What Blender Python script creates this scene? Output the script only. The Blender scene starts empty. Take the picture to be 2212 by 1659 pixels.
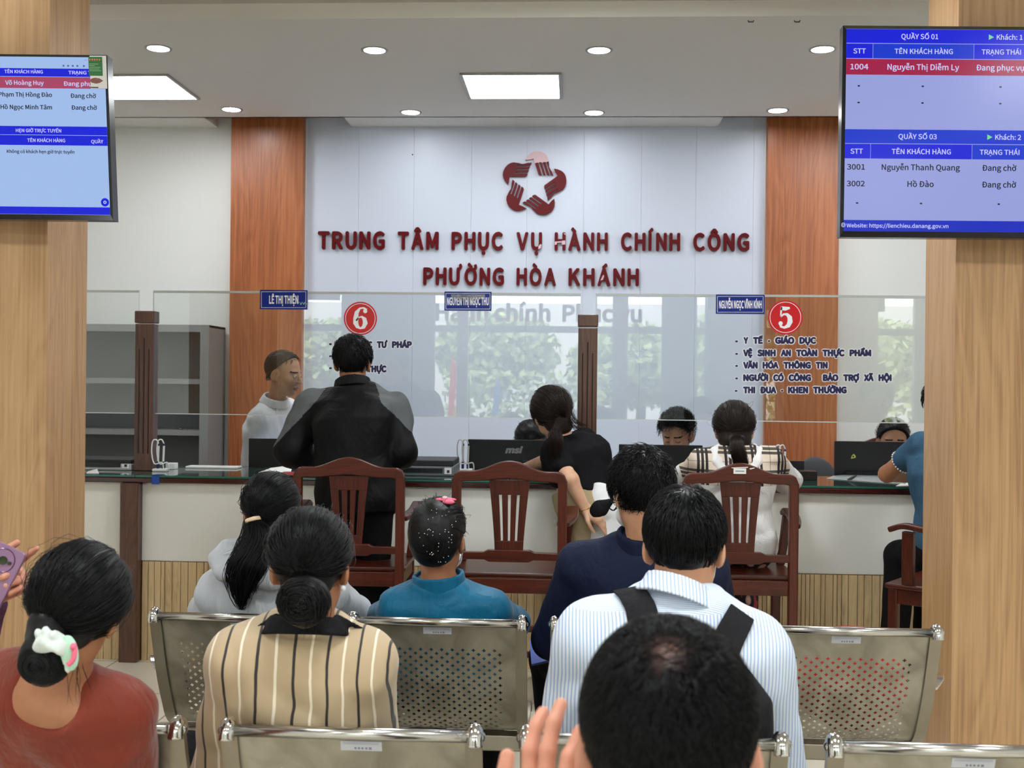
import bpy, bmesh, math, random
import numpy as np
from mathutils import Vector, Matrix, Euler

SC = bpy.context.scene
COL = SC.collection
random.seed(7)
rng = np.random.default_rng(11)
W, H, F = 2212.0, 1659.0, 2500.0
PI = math.pi

# ------------------------------------------------------------------ camera
CAM_Z = 1.5
cam_d = bpy.data.cameras.new('camera')
cam = bpy.data.objects.new('camera', cam_d); COL.objects.link(cam); SC.camera = cam
cam_d.sensor_width = 36.0; cam_d.lens = 36.0*F/W; cam_d.clip_start = 0.05; cam_d.clip_end = 200
CAM_M = (Matrix.Translation((0, 0, CAM_Z)) @ Matrix.Rotation(math.radians(3.07), 4, 'Z')
         @ Matrix.Rotation(math.radians(90.0 - 0.10), 4, 'X') @ Matrix.Rotation(math.radians(0.63), 4, 'Z'))
cam.matrix_world = CAM_M
cam_d.dof.use_dof = True; cam_d.dof.focus_distance = 4.3; cam_d.dof.aperture_fstop = 7.5

# ------------------------------------------------------------------ world, exposure
world = bpy.data.worlds.new('world'); SC.world = world; world.use_nodes = True
wnt = world.node_tree; wnt.nodes.clear()
wo = wnt.nodes.new('ShaderNodeOutputWorld'); wb = wnt.nodes.new('ShaderNodeBackground')
wb.inputs[0].default_value = (0.93, 0.97, 1.0, 1); wb.inputs[1].default_value = 7.0
wnt.links.new(wb.outputs[0], wo.inputs[0])
SC.view_settings.view_transform = 'Standard'; SC.view_settings.look = 'None'
SC.view_settings.exposure = 0.0; SC.view_settings.gamma = 1.0
SC.view_settings.use_curve_mapping = False
try:
    SC.cycles.use_denoising = True
    SC.cycles.max_bounces = 8; SC.cycles.transparent_max_bounces = 16
    SC.cycles.sample_clamp_indirect = 6.0
    SC.cycles.caustics_reflective = False; SC.cycles.caustics_refractive = False
except Exception: pass
LAMP = dict(panel=16.0, down=75.0, hall=50.0)        # lamp radiance; the hall panels are unseen added fill

sun_d = bpy.data.lights.new('sun', 'SUN'); sun_d.energy = 7.5; sun_d.angle = 0.01; sun_d.color = (1, .95, .86)
sun = bpy.data.objects.new('sun', sun_d); COL.objects.link(sun); sun.location = (0, 0, 12); sun.rotation_euler = (math.radians(42), 0, math.radians(200))

# ------------------------------------------------------------------ geometry helpers
_R3 = CAM_M.to_3x3()
def ray(px, py):
    return _R3 @ Vector(((px - W/2)/F, -(py - H/2)/F, -1.0))
def P(px, py, Y):                         # photo pixel -> point on the upright plane y = Y
    d = ray(px, py); t = Y/d.y
    return Vector((d.x*t, Y, CAM_Z + d.z*t))
def PZ(px, py, z):                        # photo pixel -> point on the level plane z
    d = ray(px, py); t = (z - CAM_Z)/d.z
    return Vector((d.x*t, d.y*t, z))
def PP(px, py, p0, n):                    # photo pixel -> point on any plane
    d = ray(px, py); o = Vector((0, 0, CAM_Z)); t = (p0 - o).dot(n)/d.dot(n)
    return o + d*t

class MB:
    def __init__(s): s.v = []; s.f = []; s.m = []; s.mi = 0
    def add(s, vs, fs):
        b = len(s.v); s.v.extend([tuple(v) for v in vs])
        for f in fs: s.f.append(tuple(b + i for i in f)); s.m.append(s.mi)
        return s
    def box(s, x0, x1, y0, y1, z0, z1, M=None):
        vs = [Vector((x, y, z)) for z in (z0, z1) for y in (y0, y1) for x in (x0, x1)]
        if M is not None: vs = [M @ v for v in vs]
        return s.add(vs, [(0,2,3,1), (4,5,7,6), (0,1,5,4), (2,6,7,3), (0,4,6,2), (1,3,7,5)])
    def prism(s, poly, y0, y1, M=None):   # polygon in x,z pushed along y
        n = len(poly)
        a = sum(poly[i][0]*poly[(i+1) % n][1] - poly[(i+1) % n][0]*poly[i][1] for i in range(n))
        if a < 0: poly = poly[::-1]
        vs = [Vector((x, y0, z)) for x, z in poly] + [Vector((x, y1, z)) for x, z in poly]
        if M is not None: vs = [M @ v for v in vs]
        return s.add(vs, [tuple(range(n)), tuple(range(2*n-1, n-1, -1))] +
                     [(i+n, (i+1) % n+n, (i+1) % n, i) for i in range(n)])
    def tube(s, pts, r, n=10, cap=True, flat=None):
        pts = [Vector(p) for p in pts]; k = len(pts)
        rs = r if hasattr(r, '__len__') else [r]*k
        vs = []; prev = None
        for i, p in enumerate(pts):
            t = (pts[min(i+1, k-1)] - pts[max(i-1, 0)]).normalized()
            if prev is None:
                a = Vector((0, 0, 1)) if abs(t.z) < .9 else Vector((1, 0, 0))
                u = t.cross(a).normalized()
            else:
                u = (prev - t*prev.dot(t)).normalized()
            prev = u; w = t.cross(u)
            for j in range(n):
                an = 2*PI*j/n
                vs.append(p + (u*math.cos(an) + w*math.sin(an)*(flat or 1))*rs[i])
        fs = [(i*n+j, i*n+(j+1) % n, (i+1)*n+(j+1) % n, (i+1)*n+j) for i in range(k-1) for j in range(n)]
        if cap: fs += [tuple(range(n-1, -1, -1)), tuple((k-1)*n+j for j in range(n))]
        return s.add(vs, fs)
    def sweep(s, pts, w, h, side=(1, 0, 0)):  # flat bar along a path, w along side
        pts = [Vector(p) for p in pts]; k = len(pts); sd = Vector(side); vs = []
        for i, p in enumerate(pts):
            t = (pts[min(i+1, k-1)] - pts[max(i-1, 0)]).normalized(); nn = sd.cross(t).normalized()
            for a, b in ((-1,-1), (1,-1), (1,1), (-1,1)): vs.append(p + sd*(a*w/2) + nn*(b*h/2))
        fs = [(i*4+j, i*4+(j+1) % 4, i*4+4+(j+1) % 4, i*4+4+j) for i in range(k-1) for j in range(4)]
        return s.add(vs, fs + [(3,2,1,0), tuple((k-1)*4+j for j in range(4))])
    def cyl(s, p0, p1, r, n=16): return s.tube([p0, p1], r, n)
    def ball(s, c, r, n=12, m=8):
        r = r if hasattr(r, '__len__') else (r, r, r); vs = []
        for i in range(m+1):
            th = PI*i/m
            for j in range(n):
                ph = 2*PI*j/n
                vs.append((c[0]+r[0]*math.sin(th)*math.cos(ph), c[1]+r[1]*math.sin(th)*math.sin(ph), c[2]+r[2]*math.cos(th)))
        return s.add(vs, [(i*n+j, (i+1)*n+j, (i+1)*n+(j+1) % n, i*n+(j+1) % n) for i in range(m) for j in range(n)])
    def disc(s, c, r, y, n=40):           # disc facing -y
        return s.add([(c[0]+r*math.cos(-2*PI*j/n), y, c[1]+r*math.sin(-2*PI*j/n)) for j in range(n)], [tuple(range(n-1, -1, -1))])

def mkmesh(name, v, f, mats, fm=None, smooth=False):
    me = bpy.data.meshes.new(name)
    me.from_pydata([tuple(p) for p in v] if not isinstance(v, np.ndarray) else v.tolist(), [], f if not isinstance(f, np.ndarray) else f.tolist())
    for m in (mats if isinstance(mats, (list, tuple)) else [mats]): me.materials.append(m)
    if fm is not None and len(me.materials) > 1: me.polygons.foreach_set('material_index', np.asarray(fm, dtype=np.int32))
    if smooth: me.polygons.foreach_set('use_smooth', np.ones(len(me.polygons), dtype=bool))
    me.update(); return me
def obj(name, mb, mat, parent=None, smooth=False, bevel=0.0, label=None, kind=None, local=False):
    """ONE mesh object; world coordinates unless local; parents sit at their own location"""
    v = np.array(mb.v, dtype=float)
    if parent is not None and not local:
        L = parent; off = Vector((0, 0, 0))
        while L is not None: off += L.location; L = L.parent
        v = v - np.array(off)
    o = bpy.data.objects.new(name, mkmesh(name, v, mb.f, mat, mb.m, smooth)); COL.objects.link(o)
    if parent is not None: o.parent = parent
    if bevel:
        b = o.modifiers.new('bevel', 'BEVEL'); b.width = bevel; b.segments = 2; b.limit_method = 'ANGLE'; b.angle_limit = 0.7
    if label: o['label'] = label
    if kind: o['kind'] = kind
    return o
def thing(name, label, cat, loc=(0, 0, 0), rz=0.0, group=None):
    o = bpy.data.objects.new(name, None); COL.objects.link(o); o.location = loc; o.rotation_euler = (0, 0, rz)
    o.empty_display_size = 0.1
    o['label'] = label; o['category'] = cat
    if group: o['group'] = group
    return o
def tag(o, label, cat, group=None):
    o['label'] = label; o['category'] = cat
    if group: o['group'] = group
    return o
def struct(name, mb, mat, parent=None, **k):
    o = obj(name, mb, mat, parent, **k)
    if parent is None: o['kind'] = 'structure'
    return o
def dup(root, loc, rz=0.0, label=None, group=None):
    r = root.copy(); COL.objects.link(r); r.location = loc; r.rotation_euler = (0, 0, rz)
    if label: r['label'] = label
    if group: r['group'] = group
    def rec(a, b):
        for ch in list(a.children):
            c = ch.copy(); COL.objects.link(c); c.parent = b; rec(ch, c)
    rec(root, r); return r

# ------------------------------------------------------------------ materials
MT = {}
def _new(name):
    m = bpy.data.materials.new(name); m.use_nodes = True; nt = m.node_tree
    return m, nt, nt.nodes['Principled BSDF']
def lin(r, g, b):                          # 0-255 sRGB -> linear
    f = lambda c: (c/255/12.92) if c/255 <= 0.04045 else ((c/255+0.055)/1.055)**2.4
    return (f(r), f(g), f(b), 1.0)
def noise_node(nt, vec, scale, detail=4.0, dist=0.0):
    n = nt.nodes.new('ShaderNodeTexNoise'); n.inputs['Scale'].default_value = scale
    n.inputs['Detail'].default_value = detail; n.inputs['Distortion'].default_value = dist
    if vec is not None: nt.links.new(vec, n.inputs['Vector'])
    return n.outputs['Fac']
def mapped(nt, scale, coord='Object', rot=(0, 0, 0)):
    tc = nt.nodes.new('ShaderNodeTexCoord'); mp = nt.nodes.new('ShaderNodeMapping')
    mp.inputs['Scale'].default_value = scale; mp.inputs['Rotation'].default_value = rot
    nt.links.new(tc.outputs[coord], mp.inputs['Vector']); return mp.outputs[0]
def ramp(nt, fac, stops):
    r = nt.nodes.new('ShaderNodeValToRGB'); e = r.color_ramp.elements
    e[0].position, e[0].color = stops[0]; e[1].position, e[1].color = stops[1]
    for p, c in stops[2:]:
        x = e.new(p); x.color = c
    nt.links.new(fac, r.inputs[0]); return r.outputs[0]
def math_node(nt, op, a, b=None):
    n = nt.nodes.new('ShaderNodeMath'); n.operation = op
    for i, x in enumerate((a, b)):
        if x is None: continue
        if isinstance(x, (int, float)): n.inputs[i].default_value = x
        else: nt.links.new(x, n.inputs[i])
    return n.outputs[0]
def bump(nt, bs, h, strength=0.2, dist=0.01):
    b = nt.nodes.new('ShaderNodeBump'); b.inputs['Strength'].default_value = strength; b.inputs['Distance'].default_value = dist
    nt.links.new(h, b.inputs['Height']); nt.links.new(b.outputs[0], bs.inputs['Normal'])
def plain(name, col, rough=0.5, metal=0.0, spec=0.5, emit=None, es=1.0, var=0.0, vscale=6.0, coat=0.0):
    if name in MT: return MT[name]
    m, nt, bs = _new(name)
    bs.inputs['Base Color'].default_value = col; bs.inputs['Roughness'].default_value = rough
    bs.inputs['Metallic'].default_value = metal; bs.inputs['Specular IOR Level'].default_value = spec
    bs.inputs['Coat Weight'].default_value = coat; bs.inputs['Coat Roughness'].default_value = 0.05
    if var:
        n = noise_node(nt, mapped(nt, (1, 1, 1)), vscale, 5)
        c2 = tuple(c*(1-var) for c in col[:3]) + (1,)
        nt.links.new(ramp(nt, n, [(0.3, c2), (0.7, col)]), bs.inputs['Base Color'])
    if emit is not None:
        bs.inputs['Emission Color'].default_value = emit; bs.inputs['Emission Strength'].default_value = es
    MT[name] = m; return m
def wood(name, dark, mid, light, rough=0.4, ax='z', k=1.0, spec=0.5, coat=0.0, fine=110, ringa=0.055):
    if name in MT: return MT[name]
    m, nt, bs = _new(name)
    def sc(a, b): return {'z': (a, a, b), 'x': (b, a, a), 'y': (a, b, a)}[ax]
    n1 = noise_node(nt, mapped(nt, sc(5.5*k, 0.55*k)), 1.0, 3, 1.2)
    ring = math_node(nt, 'SINE', math_node(nt, 'MULTIPLY', n1, 70.0))
    n2 = noise_node(nt, mapped(nt, sc(fine*k, 2.6*k)), 1.0, 4, 0.0)
    n3 = noise_node(nt, mapped(nt, sc(9*k, 0.25*k)), 1.0, 2, 0.3)
    mix = math_node(nt, 'ADD', math_node(nt, 'MULTIPLY', ring, ringa), math_node(nt, 'ADD', math_node(nt, 'MULTIPLY', n2, 0.55), math_node(nt, 'MULTIPLY', n3, 0.5)))
    nt.links.new(ramp(nt, mix, [(0.33, dark), (0.53, mid), (0.74, light)]), bs.inputs['Base Color'])
    bs.inputs['Roughness'].default_value = rough; bs.inputs['Specular IOR Level'].default_value = spec
    bs.inputs['Coat Weight'].default_value = coat; bs.inputs['Coat Roughness'].default_value = 0.15
    bump(nt, bs, n2, 0.05, 0.002); MT[name] = m; return m
def fabric(name, col, rough=0.85, weave=900, bs_=0.25, var=0.12, sheen=0.0, fold=0.0):
    if name in MT: return MT[name]
    m, nt, bs = _new(name)
    v = mapped(nt, (1, 1, 1)); n = noise_node(nt, v, 9, 4); w = noise_node(nt, v, weave, 2)
    c2 = tuple(c*(1-var) for c in col[:3]) + (1,)
    nt.links.new(ramp(nt, n, [(0.3, c2), (0.7, col)]), bs.inputs['Base Color'])
    bs.inputs['Roughness'].default_value = rough; bs.inputs['Sheen Weight'].default_value = sheen
    bs.inputs['Specular IOR Level'].default_value = 0.14
    bump(nt, bs, math_node(nt, 'ADD', math_node(nt, 'MULTIPLY', w, 0.04), math_node(nt, 'ADD', math_node(nt, 'MULTIPLY', noise_node(nt, v, 26, 3, 0.6), .25), noise_node(nt, mapped(nt, (1, 1, .6)), 9, 3, 1.6))), bs_*1.6, 0.03)
    MT[name] = m; return m

M_WALL = plain('white_plaster', lin(233, 234, 232), 0.8, spec=0.2, var=0.03, vscale=1.5)
M_PANEL = plain('white_pvc_panel', lin(216, 224, 241), 0.38, spec=0.35)
M_CEIL = plain('white_ceiling_paint', lin(236, 234, 229), 0.85, spec=0.15)
M_CEIL2 = plain('grey_ceiling_paint', lin(200, 196, 190), 0.85, spec=0.15)
M_ORANGE = wood('orange_wood_laminate', lin(140, 76, 40), lin(170, 98, 56), lin(190, 118, 72), 0.35, k=0.8, fine=160)
M_OAK = wood('light_wood_laminate', lin(150, 112, 74), lin(178, 139, 97), lin(192, 155, 113), 0.42, k=0.75, fine=120)
M_MAHOG = wood('red_brown_varnished_wood', lin(50, 17, 8), lin(72, 27, 13), lin(88, 36, 19), 0.34, k=1.6, coat=0.06, spec=0.3)
M_MAHOGX = wood('red_brown_varnished_rail', lin(50, 17, 8), lin(72, 27, 13), lin(88, 36, 19), 0.34, ax='x', k=1.6, coat=0.06, spec=0.3)
M_DARKW = wood('dark_brown_wood', lin(52, 28, 19), lin(76, 44, 30), lin(98, 60, 42), 0.35, k=1.4, coat=0.2)
M_EDGE = wood('dark_red_counter_edge', lin(40, 10, 9), lin(58, 16, 14), lin(74, 24, 20), 0.25, ax='x', k=1.2, coat=0.4)
M_SLATW = wood('pale_brown_slats', lin(172, 146, 104), lin(202, 176, 132), lin(216, 192, 150), 0.5, k=1.5)
M_CPANEL = plain('cream_counter_panel', lin(228, 227, 219), 0.35, spec=0.4)
M_CHROME = plain('chrome', lin(210, 208, 204), 0.12, 1.0)
M_STEELR = plain('brushed_steel_rail', lin(150, 142, 126), 0.3, 0.9, var=0.15, vscale=14)
M_BLACKP = plain('black_plastic', lin(20, 20, 22), 0.35)
M_BLACKM = plain('matte_black_plastic', lin(26, 27, 30), 0.55)
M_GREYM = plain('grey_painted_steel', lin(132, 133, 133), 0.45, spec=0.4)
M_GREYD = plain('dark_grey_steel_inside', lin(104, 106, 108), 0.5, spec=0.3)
M_WHITEP = plain('white_plastic', lin(232, 232, 230), 0.4)
M_PAPER = plain('white_paper', lin(236, 236, 232), 0.7)
M_RED = plain('dark_red_acrylic', lin(100, 2, 14), 0.42, spec=0.2)
M_PINK = plain('faded_pink_backing', lin(222, 190, 196), 0.5)
M_BLUE = plain('blue_sign_plate', lin(14, 38, 122), 0.35, spec=0.3)
M_SIGNRED = plain('bright_red_sticker', lin(196, 20, 30), 0.35)
M_NAVYT = plain('navy_lettering', lin(22, 22, 74), 0.5)
M_WHITET = plain('white_lettering', lin(238, 238, 240), 0.5)
M_LAMP = plain('lit_diffuser', (1, 1, 1, 1), 0.5, emit=(0.96, 0.985, 1.0, 1), es=LAMP['panel'])
M_HALLFILL = plain('hall_fill_diffuser', (1, 1, 1, 1), 0.5, emit=(0.93, 0.975, 1.0, 1), es=LAMP['hall'])
M_DOWN = plain('lit_downlight', (1, 1, 1, 1), 0.5, emit=(0.97, 0.99, 1.0, 1), es=LAMP['down'])

def steel_mat():
    m, nt, bs = _new('stainless_sheet'); v = mapped(nt, (1, 1, 1))
    n = noise_node(nt, v, 9, 6, 0.8); n2 = noise_node(nt, mapped(nt, (3, 60, 60)), 1.0, 3)
    nt.links.new(ramp(nt, n, [(0.32, lin(134, 128, 113)), (0.62, lin(166, 160, 144))]), bs.inputs['Base Color'])
    bs.inputs['Metallic'].default_value = 0.7
    nt.links.new(math_node(nt, 'ADD', math_node(nt, 'MULTIPLY', n2, 0.18), 0.27), bs.inputs['Roughness'])
    bump(nt, bs, n, 0.08, 0.01); return m
M_STEEL = steel_mat()
def tile_mat():
    m, nt, bs = _new('cream_floor_tiles')
    br = nt.nodes.new('ShaderNodeTexBrick'); br.offset = 0.0
    br.inputs['Color1'].default_value = lin(214, 207, 191); br.inputs['Color2'].default_value = lin(219, 212, 196)
    br.inputs['Mortar'].default_value = lin(150, 144, 130); br.inputs['Scale'].default_value = 1.0
    br.inputs['Mortar Size'].default_value = 0.004; br.inputs['Brick Width'].default_value = 0.6; br.inputs['Row Height'].default_value = 0.6
    nt.links.new(mapped(nt, (1, 1, 1)), br.inputs['Vector']); nt.links.new(br.outputs[0], bs.inputs['Base Color'])
    bs.inputs['Roughness'].default_value = 0.22; return m
M_TILE = tile_mat()
def glass_mat(name, tint, refl, rough=0.0):
    m = bpy.data.materials.new(name); m.use_nodes = True; nt = m.node_tree; nt.nodes.clear()
    o = nt.nodes.new('ShaderNodeOutputMaterial'); t = nt.nodes.new('ShaderNodeBsdfTransparent'); g = nt.nodes.new('ShaderNodeBsdfGlossy')
    t.inputs[0].default_value = tint; g.inputs['Roughness'].default_value = rough
    mx = nt.nodes.new('ShaderNodeMixShader'); lw = nt.nodes.new('ShaderNodeFresnel'); lw.inputs[0].default_value = refl
    nt.links.new(lw.outputs[0], mx.inputs[0]); nt.links.new(t.outputs[0], mx.inputs[1]); nt.links.new(g.outputs[0], mx.inputs[2])
    nt.links.new(mx.outputs[0], o.inputs[0]); return m
M_GLASS = glass_mat('clear_partition_glass', (0.955, 0.972, 0.965, 1), 1.8)
M_GEDGE = plain('pale_glass_edge', lin(214, 222, 220), 0.2)
M_GTOP = plain('green_glass_top', lin(40, 70, 62), 0.03, spec=0.6, coat=0.5)
M_GTEDGE = plain('green_glass_edge', lin(46, 104, 88), 0.1)

# ------------------------------------------------------------------ lettering
UI_FONT = None
try:
    import os
    UI_FONT = bpy.data.fonts.load(os.path.join(bpy.utils.resource_path('LOCAL'), 'datafiles', 'fonts', 'Noto Sans CJK Regular.woff2'))   # a font Blender ships with
except Exception: UI_FONT = None
def glyph(s, bold=0.0, extrude=0.0, shear=0.0):
    """outline lettering as a mesh, cap height 1; bold thickens every stroke by laying shifted copies together"""
    cu = bpy.data.curves.new('lettering', 'FONT'); cu.body = s; cu.size = 1.0; cu.extrude = 0.5 if extrude else 0
    if UI_FONT is not None: cu.font = UI_FONT
    cu.shear = shear; cu.resolution_u = 4; cu.fill_mode = 'BOTH' if extrude else 'FRONT'
    o = bpy.data.objects.new('lettering', cu); COL.objects.link(o)
    dg = bpy.context.evaluated_depsgraph_get(); dg.update()
    me = bpy.data.meshes.new_from_object(o.evaluated_get(dg))
    n = len(me.vertices); co = np.zeros(n*3); me.vertices.foreach_get('co', co); co = co.reshape(-1, 3)
    fs = [tuple(p.vertices) for p in me.polygons]
    bpy.data.objects.remove(o); bpy.data.curves.remove(cu); bpy.data.meshes.remove(me)
    if s != 'H': co[:, :2] /= cap_raw()
    else: co[:, :2] /= co[:, 1].max()
    if bold:
        dirs = [(math.cos(a), math.sin(a)) for a in [k*PI/4 for k in range(8)]]; out = [co]; F2 = list(fs)
        for k, (dx, dy) in enumerate(dirs):
            out.append(co + np.array([dx*bold, dy*bold, (0.012 if extrude else 1e-4)*(k+1)])); F2 += [tuple(i+n*(k+1) for i in f) for f in fs]
        co = np.concatenate(out); fs = F2
    return co, fs
_raw = []
def cap_raw():
    if not _raw:
        cu = bpy.data.curves.new('lettering', 'FONT'); cu.body = 'H'
        if UI_FONT is not None: cu.font = UI_FONT
        o = bpy.data.objects.new('lettering', cu); COL.objects.link(o); dg = bpy.context.evaluated_depsgraph_get(); dg.update()
        me = bpy.data.meshes.new_from_object(o.evaluated_get(dg)); _raw.append(max(v.co.y for v in me.vertices))
        bpy.data.objects.remove(o); bpy.data.curves.remove(cu); bpy.data.meshes.remove(me)
    return _raw[0]
def cap_h(bold): return (1.0+bold, -bold)
def Q(px, py, plane):                     # photo pixel on a plane whose edges lean a little in the photo
    if len(plane) > 2:
        kx, ky, x0, y0 = plane[2]; px, py = px + (py-y0)*kx, py + (px-x0)*ky
    return PP(px, py, plane[0], plane[1])
def text_mb(mb, s, x0, x1, yc, caph, plane, off=0.035, lift=0.0015, depth=0.0, shear=0.0):
    """writes s between photo columns x0..x1, cap height caph (photo pixels) centred on row yc, lying on plane=(p0,n)"""
    p0, n = plane[:2]
    a, b = Q(x0, yc, plane), Q(x1, yc, plane); c = Q((x0+x1)/2, yc - caph/2, plane); d = Q((x0+x1)/2, yc + caph/2, plane)
    co, fs = glyph(s, off, depth and 0.5, shear); top, bot = cap_h(off)
    xr = (b - a); zr = (c - d)
    u = (co[:, 0] - co[:, 0].min())/(co[:, 0].max() - co[:, 0].min()); v = (co[:, 1] - bot)/(top - bot)
    mid = (a + b)/2; nn = n.normalized()
    if nn.y > 0: nn = -nn
    base = a - zr*0.5
    out = [base + xr*float(uu) + zr*float(vv) + nn*(lift + (depth*(float(w)+0.5) if depth else float(w))) for uu, vv, w in zip(u, v, co[:, 2])]
    mb.add(out, fs); return mb
def rect_mb(mb, x0, y0, x1, y1, plane, lift=0.0008):
    p0, n = plane[:2]; nn = n.normalized()
    if nn.y > 0: nn = -nn
    q = [Q(x, y, plane) + nn*lift for x, y in ((x0, y1), (x1, y1), (x1, y0), (x0, y0))]
    mb.add(q, [(0, 1, 2, 3)]); return mb
# ------------------------------------------------------------------ the room shell
YW, ZC, ZU, YF = 8.40, 3.35, 3.43, 5.89            # back wall, office ceiling, hall ceiling, edge between them
XL, XR, YB = -5.4, 5.4, -5.0
def bx(*a): return MB().box(*a)
struct('floor', bx(XL, XR, YB-1.5, YW, -0.1, 0.0), M_TILE)
struct('wall_back', bx(XL, XR, YW, YW+0.15, 0, 3.85), M_WALL)
struct('wall_left', bx(XL-0.15, XL, YB, YW+0.15, 0, 3.85), M_WALL)
struct('wall_right', bx(XR, XR+0.15, YB, YW+0.15, 0, 3.85), M_WALL)
# white panelling between the orange pillars, vertical joints
xa, xb = P(659, 450, YW).x, P(1652, 450, YW).x
mb = MB(); seams = [xa] + [P(px, 300, YW).x for px in (777, 896, 1020, 1140, 1262, 1386, 1504, 1628)] + [xb]
for a, b in zip(seams[:-1], seams[1:]): mb.box(a+0.0005, b-0.0005, YW-0.018, YW, 0, 3.72)
struct('wall_center', mb, M_PANEL, bevel=0.0006)
mb = MB(); mb.box(xa-0.012, xa+0.012, YW-0.03, YW, 0, 3.72); mb.box(xb-0.012, xb+0.012, YW-0.03, YW, 0, 3.72)
struct('trim_1', mb, M_WHITEP)
# the lower office ceiling with a notch over each pillar
YN = 8.08
n1, n2 = P(437, 248, YN).x, P(746, 250, YN).x
n3 = P(1559, 250, YN).x; n4 = n3 + (n2-n1)
mb = MB(); mb.box(XL, XR, YF, YN, ZC, ZC+0.06)
for a, b in ((XL, n1), (n2, n3), (n4, XR)): mb.box(a, b, YN, YW, ZC, ZC+0.06)
mb.box(XL, XR, YN-0.02, YN, ZC, 3.85)
for a in (n1, n2, n3, n4): mb.box(a-0.012, a+0.012, YN, YW, ZC+0.001, 3.85)
mb.box(XL, XR, YN-0.02, YW+0.1, 3.80, 3.86)
struct('ceiling', mb, M_CEIL)
struct('ceiling.hall', bx(XL, XR, YB, YF-0.02, ZU, ZU+0.12), M_CEIL2)
struct('trim_2', bx(XL, XR, YF-0.02, YF, ZC, ZU+0.12), M_CEIL)
# entrance front behind the camera: piers, mullions and transom bars
mb = MB()
FX = lambda px: (px-1240)/142.0
opens = [(-5.2, -4.6), (-4.2, FX(730)), (FX(935), FX(985)), (FX(1008), FX(1252)), (FX(1288), FX(1322)), (FX(1355), FX(1428)), (1.85, 1.98), (2.9, 3.9), (4.3, 5.1)]
xprev = XL
for a, b in opens:
    mb.box(xprev, a, YB-0.12, YB, 0, 3.55); mb.box(a, b, YB-0.12, YB, 2.82, 3.55); mb.box(a, b, YB-0.1, YB-0.02, 2.26, 2.36); xprev = b
mb.box(xprev, XR, YB-0.12, YB, 0, 3.55)
struct('wall_front', mb, plain('grey_door_frames', lin(120, 124, 126), 0.5))

# ------------------------------------------------------------------ light wood pillars in the hall, orange pillars on the wall
def pillar(name, label, x0, x1, y0, y1, z1, m):
    r = thing(name, label, 'pillar', ((x0+x1)/2, (y0+y1)/2, 0))
    obj('cladding', bx(x0, x1, y0, y1, 0, z1), m, r, bevel=0.002)
    return r
YP = 4.4
xl = P(101, 700, YP).x; xr = P(2063, 700, YP).x
dL = 0.37
pillar('wood_clad_pillar', 'light brown wood-clad square pillar at the left edge carrying the screen', xl-0.62, xl, YP, YP+dL, ZU, M_OAK)
pillar('wood_clad_pillar', 'light brown wood-clad square pillar at the right edge carrying the screen', xr, xr+0.62, YP, YP+dL, ZU, M_OAK)
YO = YW - 0.10
pillar('orange_wood_pillar', 'orange-brown wood-clad wall pillar behind the balding clerk in white', P(498, 450, YO).x, P(654, 450, YO).x, YO, YW, 3.78, M_ORANGE)
pillar('orange_wood_pillar', 'orange-brown wood-clad wall pillar behind the red number five', P(1657, 450, YO).x, P(1813, 450, YO).x, YO, YW, 3.78, M_ORANGE)

# ------------------------------------------------------------------ ceiling lamps
def ceiling_panel(c, label):
    r = thing('ceiling_panel_light', label, 'light', (c[0], c[1], c[2]), group='square ceiling panel lights')
    f = MB(); h = 0.305
    for a in ((-h, h, -h, -h+.018), (-h, h, h-.018, h), (-h, -h+.018, -h, h), (h-.018, h, -h, h)): f.box(*a, -0.012, 0.0)
    obj('frame', f, M_CHROMEW, r, local=True); obj('diffuser', bx(-h+.018, h-.018, -h+.018, h-.018, -0.006, 0.0), M_LAMP, r, local=True)
    return r
M_CHROMEW = plain('pale_aluminium_frame', lin(170, 170, 166), 0.4, 0.3)
p1 = PZ(1108, 185, ZC)
lp = ceiling_panel((p1.x, p1.y, ZC), 'square lit ceiling panel near the middle of the office ceiling')
xr_ = PZ(349, 153.6, ZC)
dup(lp, (xr_.x-0.287, p1.y, ZC), label='square lit ceiling panel partly behind the left screen')
dup(lp, (p1.x + (p1.x - xr_.x + 0.287), p1.y, ZC), label='square lit ceiling panel hidden behind the right screen')
HALL_FILL = mkmesh('diffuser', *(lambda m: (m.v, m.f))(bx(-.287, .287, -.287, .287, -0.006, 0.0)), M_HALLFILL)
for x in (-2.6, 0.2, 2.8):  # fill panels added out of view to brighten counter front and seats
    for y in (-2.4, 1.3, 4.5):
        hp = dup(lp, (x, y, ZU), label='added unseen square lit panel in the hall ceiling over the waiting seats')
        for ch in hp.children:
            if ch.name.startswith('diffuser'): ch.data = HALL_FILL
def downlight(c, label):
    r = thing('recessed_downlight', label, 'light', (c[0], c[1], c[2]), group='round recessed downlights')
    ring = MB(); n = 32; vs = []; fs = []
    for rad, z in ((0.060, -0.004), (0.074, -0.005), (0.076, 0.0)):
        vs += [(rad*math.cos(2*PI*j/n), rad*math.sin(2*PI*j/n), z) for j in range(n)]
    for k in range(2): fs += [(k*n+j, (k+1)*n+j, (k+1)*n+(j+1) % n, k*n+(j+1) % n) for j in range(n)]
    ring.add(vs, fs); obj('trim_ring', ring, M_CHROMEW, r, local=True, smooth=True)
    dm = MB().add([(0.060*math.cos(2*PI*j/n), 0.060*math.sin(2*PI*j/n), -0.004) for j in range(n)], [tuple(range(n-1, -1, -1))])
    obj('lens', dm, M_DOWN, r, local=True); return r
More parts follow.
